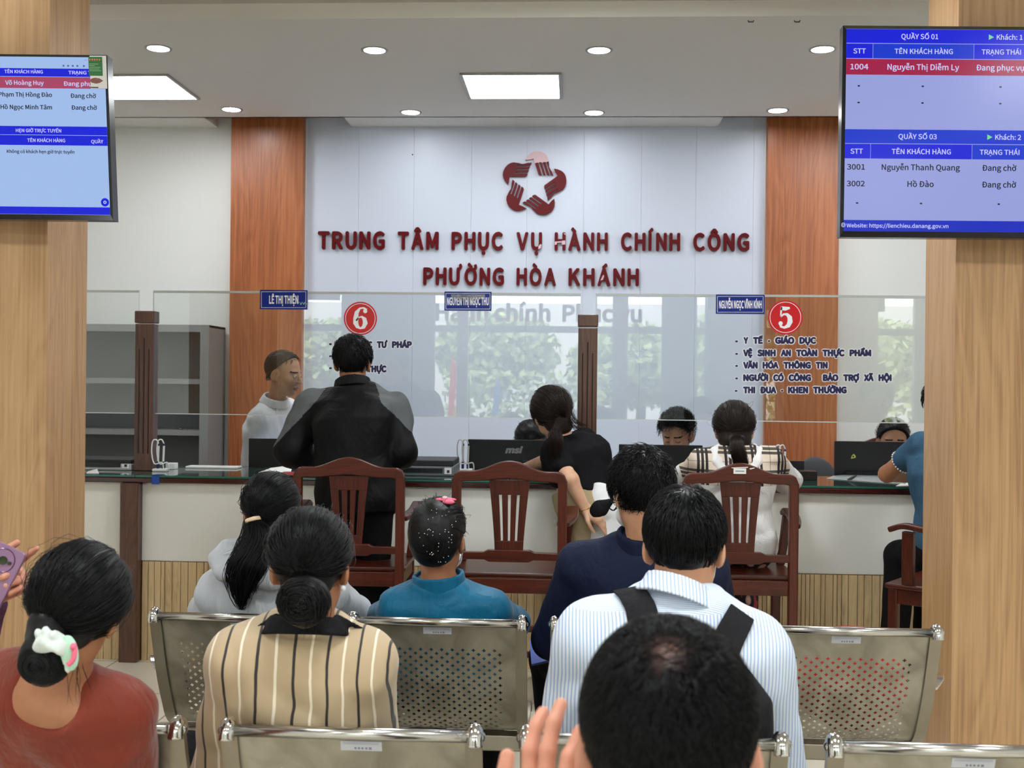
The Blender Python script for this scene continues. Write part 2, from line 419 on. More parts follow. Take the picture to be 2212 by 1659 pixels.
dls = [(342, 104, 'nearer row, above the left screen'), (809, 108, 'nearer row, between the left screen and the middle panel light'),
       (1294, 108, 'nearer row, just right of the middle panel light'), (1777, 106, 'nearer row, beside the right screen'),
       (500, 236, 'farther row, over the left orange pillar'), (887, 242, 'farther row, left of the red hands emblem'),
       (1283, 243, 'farther row, right of the red hands emblem'), (1680, 238, 'farther row, over the right orange pillar')]
d0 = None
for px, py, w in dls:
    c = PZ(px, py, ZC); lb = 'round lit downlight, ' + w
    if d0 is None: d0 = downlight((c.x, c.y, ZC), lb)
    else: dup(d0, (c.x, c.y, ZC), label=lb)
for px, w in ((1622, 'left'), (1722, 'right')):
    c = PZ(px, 44, ZC); hk = MB(); hk.tube([(c.x-.014, c.y, ZC), (c.x-.012, c.y, ZC-.008), (c.x+.012, c.y, ZC-.008), (c.x+.014, c.y, ZC)], 0.003, 6)
    tag(obj('ceiling_hook', hk, M_BLACKP), f'tiny dark hook in the ceiling edge, {w} of the pair', 'hook', 'ceiling hooks')

# ------------------------------------------------------------------ red sign letters and emblem on the wall
YS = YW - 0.020
WALLP = (Vector((0, YS, 0)), Vector((0, -1, 0)))
def sign_line(label, words, caph, yfun):
    a = P(words[0][1], yfun(words[0][1]), YS); r = thing('wall_sign', label, 'sign', (a.x, YS, a.z))
    for wtxt, x0, x1 in words:
        gl = []
        for ch in wtxt:
            co, fs = glyph(ch, 0.062, 0.5); gl.append((ch, co, fs, co[:, 0].max()-co[:, 0].min()))
        tot = sum(g[3] for g in gl); gap = 0.20; n = len(gl)
        k = (x1-x0)/(tot + gap*(n-1)); x = x0; top, bot = cap_h(0.062)
        for ch, co, fs, w in gl:
            yy = yfun(x + w*k/2); xa_, xb_ = P(x, yy, YS), P(x+w*k, yy, YS); za, zb = P(x, yy-caph/2, YS).z, P(x, yy+caph/2, YS).z
            u = (co[:, 0]-co[:, 0].min())/w; v = (co[:, 1]-bot)/(top-bot)
            vs = [(xa_.x+(xb_.x-xa_.x)*uu, YS-0.022*(ww+0.5)-0.0005, zb+(za-zb)*vv) for uu, vv, ww in zip(u, v, co[:, 2])]
            obj('letter', MB().add(vs, fs), M_RED, r); x += (w+gap)*k
    return r
l1 = sign_line('upper line of raised dark red capital letters on the white wall', [('TRUNG', 688, 832), ('TÂM', 860, 948), ('PHỤC', 976, 1087), ('VỤ', 1116, 1171),
          ('HÀNH', 1198, 1313), ('CHÍNH', 1341, 1469), ('CÔNG', 1497, 1618)], 39, lambda x: 519.5 + (x-688)*0.0048)
l2 = sign_line('lower line of raised dark red capital letters on the white wall', [('PHƯỜNG', 915, 1089), ('HÒA', 1116, 1201), ('KHÁNH', 1228, 1380)], 38, lambda x: 597 + (x-915)*0.005)
# where the red film has peeled away
PEEL = (Vector((0, YS-0.0262, 0)), Vector((0, -1, 0)))
def peel(root, polys):
    mb = MB()
    for poly in polys:
        mb.add([PP(x, y, *PEEL) for x, y in poly][::-1], [tuple(range(len(poly)))])
    obj('peeled_patch', mb, M_PINK, root)
peel(l1, [[(1198.5, 522), (1203, 521.5), (1203, 528), (1198.5, 529)], [(1203.5, 521.5), (1213, 521), (1213, 524), (1203.5, 524.5)], [(1213.5, 520), (1221, 519.5), (1221, 528), (1213.5, 528.5)],
          [(1217, 504), (1221.5, 504), (1221.5, 508)], [(1163, 532), (1167, 527), (1170.5, 529), (1168, 536), (1163, 539)]])
peel(l2, [[(1297, 606), (1302, 595), (1305, 594), (1303, 604)]])
def emblem():
    sc = 170.0/1659.0; cx, cy = 905.0, 862.0
    c0 = P(1060+cx*190/1854, 310+cy*sc, YS); s = c0.y/F*0 + (P(1160, 400, YS)-P(1060, 400, YS)).x/100.0*sc
    r = thing('hands_emblem', 'dark red emblem of five clasping hands forming a star', 'emblem', tuple(c0))
    palm = [(556, 420), (480, 408), (410, 425), (345, 468), (295, 530), (262, 610), (256, 680), (275, 750), (318, 818), (372, 872), (390, 800), (396, 706), (505, 706), (520, 630), (540, 552), (556, 480)]
    fing = [[(550, 417), (610, 428), (660, 443), (720, 434), (780, 418), (860, 414), (834, 465), (550, 465)], [(540, 490), (830, 490), (803, 540), (530, 540)],
            [(525, 566), (804, 566), (782, 612), (500, 612)], [(500, 640), (778, 640), (765, 682), (735, 704), (500, 706)]]
    for k in range(5):
        a = math.radians(72*k); ca, sa = math.cos(a), math.sin(a)
        def T(poly): return [(c0.x+((x-cx)*ca-(y-cy)*sa)*s, c0.z-((x-cx)*sa+(y-cy)*ca)*s) for x, y in poly]
        pm = MB().prism(T(palm), YS-0.02, YS); fm = MB()
        for f in fing: fm.prism(T(f), YS-0.0205, YS)
        h = obj('hand', pm, M_PINK if k == 1 else M_RED, r, label='faded pale pink hand at the top' if k == 1 else None)
        obj('fingers', fm, M_RED, h)
emblem()
tag(obj('wall_screw', MB().ball((P(891, 334, YS).x, YS, P(891, 334, YS).z), (.005, .004, .005)), M_BLACKP), 'tiny dark screw head on the white wall', 'screw')

# ------------------------------------------------------------------ screens
M_BEZEL = plain('glossy_black_bezel', lin(16, 16, 18), 0.18)
def scr(name, col, s=1.0): return plain('screen_'+name, (0.01, 0.01, 0.012, 1), 0.2, spec=0.16, emit=col, es=s)
S_LAV = scr('lavender', lin(150, 158, 218)); S_SKY = scr('sky', lin(158, 186, 232)); S_BLU = scr('blue', lin(8, 22, 214)); S_BLU2 = scr('blue_head', lin(10, 52, 205))
S_RED = scr('red', lin(160, 20, 68)); S_ROSE = scr('rose', lin(166, 66, 98)); S_WHT = scr('white', lin(196, 200, 246)); S_INK = scr('ink', lin(18, 20, 36)); S_GRN = scr('green', lin(120, 214, 150)); S_FOOT = scr('foot', lin(14, 40, 190))
def tv(label, plane, outer, screen, base, rects, texts, extra=None):
    p0, n = plane[:2]; x0, y0, x1, y1 = outer
    c = Q((x0+x1)/2, (y0+y1)/2, plane); r = thing('wall_screen', label, 'screen', tuple(c))
    bz = MB(); nn = n.normalized(); q = [Q(x, y, plane) for x, y in ((x0, y1), (x1, y1), (x1, y0), (x0, y0))]; bk = Vector((0, 0.05, 0))
    sx0, sy0, sx1, sy1 = screen; si = [Q(x, y, plane) for x, y in ((sx0, sy1), (sx1, sy1), (sx1, sy0), (sx0, sy0))]
    vs = [p for p in q] + [p + nn*-0.006 for p in si] + [p + bk for p in q]
    bz.add(vs, [(i, (i+1) % 4, (i+1) % 4+4, i+4) for i in range(4)] + [((i+1) % 4, i, i+8, (i+1) % 4+8) for i in range(4)] + [(11, 10, 9, 8)])
    obj('bezel', bz, M_BEZEL, r)
    hb = MB(); cc = (q[0]+q[1]+q[2]+q[3])/4; hb.box(cc.x-.14, cc.x+.14, cc.y+.03, YP, cc.z-.12, cc.z+.12); obj('wall_bracket', hb, M_BLACKM, r)
    pn = (p0 - nn*0.005, n) + tuple(plane[2:])
    sm = MB(); rect_mb(sm, sx0, sy0, sx1, sy1, pn, 0.0); sc_ = obj('screen', sm, base, r)
    by = {}
    for (a, b, c2, d, m) in rects: rect_mb(by.setdefault(m.name, (m, MB()))[1], a, b, c2, d, pn, 0.0006)
    for m, k in by.values(): obj('table_row', k, m, sc_)
    bt = [(m, text_mb(MB(), t, a, b, yc, ch, pn, 0.03, 0.0012)) for (t, a, b, yc, ch, m) in texts]
    for m, k in bt: obj('screen_text', k, m, sc_)
    if extra: extra(r, sc_, pn)
    return r
n0 = Vector((0, -1, 0))
def extraR(r, sc_, pn):
    k = MB()
    for y in (78, 294): k.add([Q(x, yy, pn) + Vector((0, -.0012, 0)) for x, yy in ((2136, y+6), (2147.5, y), (2136, y-6))], [(0, 1, 2)])
    obj('play_arrow', k, S_GRN, sc_)
    g = MB(); c = Q(1828, 486, pn); g.tube([(c.x+.0075*math.cos(t*PI/8), c.y-.002, c.z+.0075*math.sin(t*PI/8)) for t in range(17)], .0008, 5)
    g.tube([(c.x+.0032*math.cos(t*PI/8), c.y-.002, c.z+.0075*math.sin(t*PI/8)) for t in range(17)], .0007, 5); g.tube([(c.x-.0075, c.y-.002, c.z), (c.x+.0075, c.y-.002, c.z)], .0007, 5)
    obj('globe_icon', g, S_WHT, sc_)
XE = 2585
tv('large wall screen with two blue queue tables at upper right', (Vector((0, 4.24, 0)), n0, (-.0152, .008, 1830, 55)), (1821, 55, XE+8, 512), (1829, 62, XE, 499), S_LAV,
   [(1829, 62.5, XE, 92.5, S_BLU), (1829, 94, 1886, 125.5, S_BLU), (1887, 94, 2104, 125.5, S_BLU2), (2105, 94, XE, 125.5, S_BLU), (1829, 127, XE, 161, S_RED),
    (1829, 279, XE, 309, S_BLU2), (1829, 310.5, 1884, 342, S_BLU), (1885, 310.5, 2103, 342, S_BLU), (2104, 310.5, XE, 342, S_BLU2), (1829, 475, XE, 499, S_FOOT)],
   [('QUẦY SỐ 01', 1947, 2027, 78, 11, S_WHT), ('Khách: 1', 2153, 2209, 78, 11, S_WHT), ('STT', 1844, 1871, 110, 11, S_WHT), ('TÊN KHÁCH HÀNG', 1933, 2059, 110, 11, S_WHT), ('TRẠNG THÁI', 2121, 2206, 110, 11, S_WHT),
    ('1004', 1838, 1877, 144, 12, S_WHT), ('Nguyễn Thị Diễm Ly', 1918, 2073, 144, 12.5, S_WHT), ('Đang phục vụ', 2110, 2213, 144, 12.5, S_WHT),
    ('QUẦY SỐ 03', 1944, 2027, 294, 11, S_WHT), ('Khách: 2', 2153, 2209, 294, 11, S_WHT), ('STT', 1841, 1868, 326.5, 11, S_WHT), ('TÊN KHÁCH HÀNG', 1930, 2058, 326.5, 11, S_WHT), ('TRẠNG THÁI', 2120, 2206, 326.5, 11, S_WHT),
    ('3001', 1834, 1873, 360.5, 12, S_INK), ('Nguyễn Thanh Quang', 1909, 2078, 360.5, 12.5, S_INK), ('Đang chờ', 2126, 2200, 360.5, 12.5, S_INK), ('3002', 1834, 1873, 396.5, 12, S_INK), ('Hồ Đào', 1965, 2022, 396.5, 12.5, S_INK), ('Đang chờ', 2126, 2200, 396.5, 12.5, S_INK),
    ('Website: https://lienchieu.danang.gov.vn', 1835, 2055, 487, 8.5, S_WHT)] +
   [('-', x-2.5, x+2.5, y+3, 22, S_INK) for y in (180, 216, 433) for x in (1857, 1995, 2163)], extraR)
tl = Vector((0, -1, -0.115)).normalized(); pL = P(120, 300, 4.20); PLL = (pL, tl, (.0365, .010, 120, 296))
def extraL(r, sc_, pn):
    c = Q(222, 436, pn); nn = tl
    u = Vector((1, 0, 0)); v = u.cross(nn).normalized()
    if v.z < 0: v = -v
    g = MB(); g.add([c + nn*.0014 + (u*math.cos(2*PI*j/28) + v*math.sin(2*PI*j/28))*.0155 for j in range(28)], [tuple(range(28))]); obj('round_button', g, S_BLU, sc_)
    g2 = MB(); g2.tube([c + nn*.002 + (u*math.cos(2*PI*j/12) + v*math.sin(2*PI*j/12))*.0045 for j in range(13)], .0016, 6); obj('gear_icon', g2, S_WHT, sc_)
    ic = MB()
    for x in (141, 151, 161, 171, 185): rect_mb(ic, x, 140, x+4, 144, pn, .0009)
    rect_mb(ic, 189, 129, 193, 129.8, pn, .0009); obj('toolbar_icons', ic, scr('icon', lin(86, 104, 150)), sc_)
    st = MB(); pl = PLL; rect_mb(st, 200, 119.5, 236, 190.5, pl, 0.0012); sk = obj('energy_label', st, M_PAPER, r, label='white and green energy label stuck on the corner')
    a = MB(); rect_mb(a, 197.5, 122, 227.5, 163, pl, 0.002); obj('green_field', a, plain('label_green', lin(38, 110, 58), .5), sk)
    a = MB(); text_mb(a, '★★★★★', 198.5, 224, 128, 4.5, pl, .0, .0028); obj('star_row', a, plain('label_orange', lin(240, 130, 70), .5), sk)
    a = MB()
    for k in range(5): rect_mb(a, 199, 137+k*3.6, 199+(20, 12, 24, 22, 25)[k], 138.1+k*3.6, pl, .0028)
    obj('label_lines', a, plain('label_pale_green', lin(150, 200, 150), .5), sk)
    a = MB(); pts = [(197.5, 173), (204, 168.5), (211, 167), (220, 168.5), (228, 173.5), (220, 178.5), (212, 180), (203, 178)]
    a.add([Q(x, y, pl) + tl*.002 for x, y in pts[::-1]], [tuple(range(8))]); obj('lips_picture', a, plain('label_greyred', lin(150, 92, 86), .5, var=.4, vscale=90), sk)
    a = MB(); rect_mb(a, 199, 187, 217, 189.2, pl, .002); obj('bar_text', a, M_BLACKP, sk)
tv('wall screen with pale blue queue list at the left edge', PLL, (-215, 118, 238, 475), (-208, 123, 232, 463.5), S_SKY,
   [(-208, 148, 232, 165.5, S_BLU), (-208, 166.5, 232, 191, S_ROSE), (-208, 273, 232, 291.5, S_BLU), (-208, 292.5, 232, 314, S_BLU), (-208, 447, 232, 463, S_BLU)],
   [('TÊN KHÁCH HÀNG', 15, 98, 155.5, 7.5, S_WHT), ('TRẠNG THÁI', 153, 222, 156.5, 7.5, S_WHT), ('Võ Hoàng Huy', 16, 99, 179.5, 9.5, S_WHT), ('Đang phục vụ', 142, 228, 180.5, 9.5, S_WHT),
    ('Phạm Thị Hồng Đào', 1, 116, 205, 9.5, S_INK), ('Đang chờ', 156, 211, 206.5, 9.5, S_INK), ('Hồ Ngọc Minh Tâm', 4, 115, 232, 9.5, S_INK), ('Đang chờ', 157, 212, 232, 9.5, S_INK),
    ('HẸN GIỜ TRỰC TUYẾN', 35, 133, 282.5, 7.5, S_WHT), ('TÊN KHÁCH HÀNG', 59, 141, 303.5, 7.5, S_WHT), ('QUẦY', 197, 223, 305, 7.5, S_WHT), ('Không có khách hẹn giờ trực tuyến', 14, 160, 328, 7, S_INK)], extraL)
# ------------------------------------------------------------------ service counter
YCF, ZT = 6.0, 0.985
cx0, cx1 = -3.9, 3.4
ctr = thing('service_counter', 'long cream-fronted service counter with dark red edge and glass top', 'counter', (0, 6.3, 0))
obj('worktop', bx(cx0, cx1, YCF, 6.66, 0.945, 0.974), M_EDGE, ctr, bevel=0.006)
px0 = P(258, 1100, 5.97).x; px1 = P(297, 1100, 5.97).x
sp = P(300, 1035, YCF).x
for a, b in ((cx0+.02, px1-.03), (px1-.026, cx1-.02)):
    g = obj('glass_top', bx(a, b, YCF+.004, 6.655, 0.976, 0.985), M_GTOP, ctr)
    obj('glass_edge', bx(a, b, YCF+.002, YCF+.004, 0.9755, 0.9855), M_GTEDGE, g)
for a, b in ((cx0+.02, px0), (px1, cx1-.02)):
    obj('front_panel', bx(a, b, 6.035, 6.06, 0.53, 0.945), M_CPANEL, ctr, bevel=0.002)
    mb = MB(); mb.box(a, b, 6.05, 6.07, 0, 0.53); x = a; k = 0
    while x < b-0.02:
        w = random.choice((0.022, 0.034, 0.040, 0.046)); mb.box(x+.003, min(x+w, b), 6.036, 6.055, 0.0, 0.526); x += w
    obj('slatted_base', mb, M_SLATW, ctr, bevel=0.0015)
obj('end_post', bx(px0, px1, 5.975, 6.1, 0, 0.945), M_DARKW, ctr, bevel=0.004)
# posts that carry the glass
def post(pxc, label):
    c = P(pxc, 900, 6.31); w = 0.052
    r = thing('partition_post', label, 'post', (c.x, 6.335, ZT), group='dark wooden posts between glass partitions')
    mb = MB(); n = [(-w, 0), (-w, w*1.6), (w, w*1.6), (w, 0)]
    mb.box(c.x-w, c.x+w, 6.295, 6.375, ZT, 1.80); obj('shaft', mb, M_DARKW, r, bevel=0.004)
    g = MB()
    for dx, zt in ((-.027, 1.66), (0, 1.72), (.027, 1.66)): g.tube([(c.x+dx, 6.2945, 1.08), (c.x+dx, 6.2945, zt)], .0035, 6)
    obj('carved_groove', g, plain('shadowed_groove_wood', lin(26, 12, 8), .6), r)  # dark rods stand for the grooves, their shade put into the colour
    obj('cap', bx(c.x-w-.003, c.x+w+.003, 6.29, 6.38, 1.805, 1.872), M_DARKW, r, bevel=0.005); return c
pA = post(312, 'dark carved wooden post on the counter left of the tall clerk'); pB = post(1268, 'dark carved wooden post on the counter behind the woman in black')
YG = 6.335
GLP = (Vector((0, YG-0.006, 0)), Vector((0, -1, 0)))
def glass(label, x0, x1, zt, zb):
    r = thing('glass_partition', label, 'glass', ((x0+x1)/2, YG, zb))
    obj('glass_pane', bx(x0, x1, YG-.004, YG+.004, zb, zt), M_GLASS, r)
    obj('top_rail', bx(x0, x1, YG-.006, YG+.006, zt, zt+.012), plain('grey_glass_rail', lin(176, 180, 176), .4), r)
    e = MB(); e.box(x0, x1, YG-.0045, YG+.0045, zb-.004, zb)
    for x in (x0, x1): e.box(x-.001, x+.001, YG-.0045, YG+.0045, zb, zt)
    obj('polished_edge', e, M_GEDGE, r)
    cl = MB()
    for x, s in ((x0, 1), (x1, -1)):
        for z in (zb+.12, zt-.30): cl.box(x-.016, x+.016, YG-.012, YG+.012, z-.02, z+.02)
    return r
zt, zb = P(700, 630, YG).z, P(700, 897, YG).z
g1 = glass('narrow glass partition at left before the grey shelves', -3.3, P(300, 700, YG).x, zt-.012, zb)
g2 = glass('wide middle glass partition with red number six', P(331, 700, YG).x, P(1254, 700, YG).x, zt-.012, zb)
g3 = glass('right glass partition with red number five', P(1286, 700, YG).x, P(1984, 700, YG).x+.55, zt-.012, zb)
# things stuck on the glass
def plate(label, x0, y0, x1, y1, txt, tx0, tx1, ty, th, extra=None):
    c = PP((x0+x1)/2, (y0+y1)/2, *GLP); r = thing('name_plate', label, 'sign', tuple(c), group='blue name plates on the glass')
    a, b = PP(x0, y1, *GLP), PP(x1, y0, *GLP)
    obj('plate', bx(a.x, b.x, GLP[0].y-.006, GLP[0].y, a.z, b.z), M_BLUE, r)
    f = MB(); L = 0.0066
    for q in ((x0+3, y0+3, x1-3, y0+3.8), (x0+3, y1-3.8, x1-3, y1-3), (x0+3, y0+3, x0+3.8, y1-3), (x1-3.8, y0+3, x1-3, y1-3)): rect_mb(f, *q, GLP, L)
    obj('white_border', f, M_WHITET, r)
    obj('lettering', text_mb(MB(), txt, tx0, tx1, ty, th, GLP, .05, L), M_WHITET, r)
    if extra: extra(r)
    return r
def scrap(r):
    m = MB()
    for k in range(3):
        x = 642+k*7; pts = [PP(x+t*2.2, 655+3*math.sin(t*1.9+k)+random.uniform(-1, 1), *GLP)+Vector((0, -.0075, 0)) for t in range(6)]; m.tube(pts, .0012, 5)
    obj('marker_scribble', m, plain('pale_green_ink', lin(170, 205, 190), .5), r)
def glare_tape(r):
    m = MB(); rect_mb(m, 975, 636, 1048, 645, GLP, .0078); rect_mb(m, 985, 647, 1035, 650, GLP, .0078)
    obj('tape_strip', m, glass_mat('glossy_clear_tape', (.93, .95, .97, 1), 2.4, .1), r)
plate('blue name plate nearest the clerk with white shirt', 562, 627, 664.5, 668, 'LÊ THỊ THIỆN', 582, 645, 647.5, 18, scrap)
plate('blue name plate in the middle under clear tape', 960, 630.5, 1062, 671, 'NGUYỄN THỊ NGỌC THU', 966, 1056, 651, 17, glare_tape)
plate('blue name plate beside the red number five', 1546, 637, 1651.5, 678, 'NGUYỄN NGỌC VĨNH KÍNH', 1553, 1645, 658, 17)
def number(label, cx, cy, rad, digit, x0, x1, h):
    c = PP(cx, cy, *GLP); s = YG/F; r = thing('number_sticker', label, 'sign', tuple(c), group='red counter number stickers')
    obj('red_disc', MB().disc((c.x, c.z), rad*s, GLP[0].y-.001), M_SIGNRED, r)
    n = 48; ring = []; fs = []
    for q in (rad-4.6, rad-3.4): ring += [(c.x+q*s*math.cos(2*PI*j/n), GLP[0].y-.0016, c.z+q*s*math.sin(2*PI*j/n)) for j in range(n)]
    obj('white_ring', MB().add(ring, [(j, (j+1) % n, n+(j+1) % n, n+j) for j in range(n)]), M_WHITET, r)
    # serif digit drawn as a thick stroke
    t = MB()
    def stroke(pts, ws):
        L = []; R = []
        for i, (x, y) in enumerate(pts):
            a = pts[max(i-1, 0)]; b = pts[min(i+1, len(pts)-1)]; dx, dy = b[0]-a[0], b[1]-a[1]; l = math.hypot(dx, dy) or 1
            nx, ny = -dy/l*ws[i]/2, dx/l*ws[i]/2; L.append((x+nx, y+ny)); R.append((x-nx, y-ny))
        vs = [(c.x+x*s, GLP[0].y-.002, c.z-y*s) for x, y in L+R]; k = len(L)
        t.add(vs, [(i, i+1, k+i+1, k+i) for i in range(k-1)])
    if digit == '6':
        stroke([(13, -18), (7, -23), (-1, -22), (-8, -13), (-10, 0), (-10, 10), (-6, 18), (0, 21.5), (7, 19), (11, 10), (9, 1), (3, -4), (-4, -2), (-9, 5)], [7, 4, 4, 9, 11, 11, 8, 4, 8, 10.5, 9, 4, 3, 3])
        t.ball((c.x+10.5*s, GLP[0].y-.002, c.z+16*s), (4.5*s, .0004, 4.5*s))
    else:
        stroke([(-10, -19.5), (0, -18.5), (9, -20)], [8, 8.5, 4]); stroke([(-8.5, -22), (-10, -2)], [3.5, 3.5])
        stroke([(-10, -1), (-4, -6.5), (3, -6.5), (9, 0), (10, 9), (6, 18), (-2, 22), (-9, 20), (-11, 13)], [3.5, 4, 6, 10, 11, 9, 5, 5, 6])
        t.ball((c.x-10*s, GLP[0].y-.002, c.z-13*s), (4.6*s, .0004, 4.6*s))
    obj('digit', t, M_WHITET, r)
number('round red sticker with number six on the middle glass', 778.5, 688, 36.5, '6', 0, 0, 0)
number('round red sticker with number five on the right glass', 1696.5, 685.5, 36.5, '5', 0, 0, 0)
def lettering(label, lines):
    c = PP(lines[0][1], lines[0][3], *GLP); r = thing('glass_lettering', label, 'lettering', tuple(c))
    for txt, x0, x1, yc, h in lines:
        wd = txt.split(); gl = [np.ptp(glyph(w)[0][:, 0]) for w in wd]; W0 = np.ptp(glyph(txt)[0][:, 0]); ns = txt.strip().count(' ')
        gap = (W0-sum(gl))/ns if ns else 0; kx = (x1-x0)/W0; x = x0; rest = txt
        for w, g in zip(wd, gl):
            i = rest.index(w); x += gap*kx*i*(1 if rest is not txt else 0); rest = rest[i+len(w):]
            m = MB(); text_mb(m, w, x-1.9, x+g*kx+1.9, yc, h+3.6 if w != '-' else h, GLP, .27, .0006); ln = obj('word_outline', m, M_WHITET, r)
            k = MB(); text_mb(k, w, x, x+g*kx, yc, h, GLP, .125, .0014); obj('word', k, M_NAVYT, ln); x += g*kx
lettering('navy service list lettered on the glass under number five', [
    ('-', 1588, 1594, 736, 15), ('Y  TẾ  -  GIÁO  DỤC', 1606, 1763, 735.5, 15), ('-', 1588, 1594, 763, 15), ('VỆ  SINH  AN  TOÀN  THỰC  PHẨM', 1605, 1882, 762.5, 15),
    ('-', 1588, 1594, 789, 15), ('VĂN  HÓA  THÔNG  TIN', 1605, 1788, 789, 15), ('-', 1588, 1594, 816, 15), ('NGƯỜI  CÓ  CÔNG     BẢO  TRỢ  XÃ  HỘI', 1605, 1926, 816, 15),
    ('-', 1587, 1593, 843, 15), ('THI  ĐUA  -  KHEN  THƯỞNG', 1605, 1829, 842.5, 15)])
lettering('navy service list lettered on the glass under number six', [
    ('-', 711, 717, 742, 15), ('HỘ TỊCH', 722, 742, 744, 15), ('C  TƯ  PHÁP', 795, 890, 744.5, 15), ('-', 711, 717, 768, 15), ('-', 711, 717, 794, 15), ('THỰC', 792, 835, 797, 15)])

# ------------------------------------------------------------------ grey shelving behind the glass
yf, yb = 8.0, 8.37
x0, x1 = -4.1, P(452, 800, yf).x; zt_ = P(440, 702, yf).z
cab = thing('steel_shelf_cabinet', 'open grey steel shelf cabinet against the back wall at left', 'cabinet', ((x0+x1)/2, yf, 0))
mb = MB(); mb.box(x1-.012, x1, yf, yb, 0, zt_); mb.box(x0, x0+.012, yf, yb, 0, zt_); mb.box(x0, x1, yf, yb, zt_-.02, zt_); obj('carcass', mb, M_GREYM, cab, bevel=.002)
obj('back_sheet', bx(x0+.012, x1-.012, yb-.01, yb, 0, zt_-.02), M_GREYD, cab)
obj('door_stile', bx(x1-.062, x1, yf-.015, yf, 0, zt_), M_GREYM, cab)
obj('top_band', bx(x0, x1-.062, yf-.015, yf, zt_-.05, zt_), M_GREYM, cab)
for py in (822, 933):
    z = P(400, py, yf).z; obj('shelf', bx(x0+.012, x1-.012, yf, yb-.01, z-.025, z+.012), M_GREYM, cab)
z = P(400, 925, yf).z
tag(obj('shelf_clip', MB().ball((P(391, 923, 8.1).x, 8.1, P(400, 933, yf).z+.02), (.02, .02, .008)), M_CHROME), 'small shiny clip lying on the lower grey shelf', 'clip')

# ------------------------------------------------------------------ things on the counter and on the clerks' desk
ZD = 0.72
dk = thing('clerk_desk', 'low wooden desk behind the glass top counter', 'desk', (0, 6.95, 0))
obj('desk_top', bx(-3.6, 3.2, 6.68, 7.25, ZD-.03, ZD), M_MAHOGX, dk); dm = MB()
for x in (-3.5, -1.2, 1.0, 3.1): dm.box(x-.03, x+.03, 6.7, 7.2, 0, ZD-.03)
obj('desk_panel', dm, M_MAHOG, dk)
def monitor(label, px0, px1, pytop, Y, extra=None, h=0.34, stand=True):
    a, b = P(px0, pytop, Y), P(px1, pytop, Y); cx = (a.x+b.x)/2; zt2 = a.z*.5+b.z*.5; zb2 = zt2-h
    r = thing('computer_monitor', label, 'monitor', (cx, Y, ZD))
    obj('shell', bx(a.x, b.x, Y, Y+.018, zb2, zt2), M_BLACKM, r, bevel=.004)
    obj('screen', bx(a.x+.01, b.x-.01, Y+.018, Y+.020, zb2+.02, zt2-.01), plain('monitor_glow', (.02, .02, .02, 1), .2, emit=lin(170, 190, 220), es=.6), r)
    rb = MB(); rb.box(a.x+.06, b.x-.06, Y-.018, Y, zb2+.02, zb2+.17); obj('rear_housing', rb, M_BLACKP, r, bevel=.004)
    s = MB(); s.box(cx-.03, cx+.03, Y-.01, Y+.012, ZD, zb2+.1); s.box(cx-.12, cx+.12, Y-.07, Y+.12, ZD, ZD+.012); obj('stand', s, M_BLACKP, r, bevel=.003)
    if extra: extra(r, a, b, zt2, zb2)
    return r
def msi(r, a, b, zt2, zb2):
    pl = (Vector((0, 6.80, 0)), Vector((0, -1, 0)))
    obj('brand_mark', text_mb(MB(), 'msi', 1091, 1130, 972, 15, pl, .10, .001, 0, .25), plain('grey_logo', lin(170, 170, 172), .4), r)
    obj('small_print', text_mb(MB(), 'MONITOR', 1130, 1154, 995.5, 2.5, (Vector((0, 6.78, 0)), Vector((0, -1, 0))), .02, .001), plain('dim_logo', lin(110, 110, 112), .4), r)
monitor('black monitor with grey logo in front of the leaning woman', 1011, 1192, 950, 6.80, msi)
monitor('plain black monitor in front of the white-shirted clerk', 537, 700, 948, 6.80)
monitor('black monitor hiding the lower face of the dark haired clerk', 1337, 1518, 961, 6.80)
def tri(r, a, b, zt2, zb2):
    pl = (Vector((0, 6.75, 0)), Vector((0, -1, 0)))
    t = MB().add([PP(x, y, *pl)+Vector((0, -.001, 0)) for x, y in ((1838, 991), (1848.5, 989), (1848, 984), (1844, 980.5), (1840, 984))], [(0, 1, 2, 3, 4)]); st = obj('triangle_sticker', t, plain('yellow_sticker', lin(226, 226, 130), .5), r)
    obj('sticker_mark', MB().ball((PP(1843, 986, *pl).x, 6.7485, PP(1843, 986, *pl).z), (.005, .0004, .005)), M_BLACKP, st)
monitor('black monitor with yellow triangle sticker near the right pillar', 1803, 1992, 954, 6.75, tri)

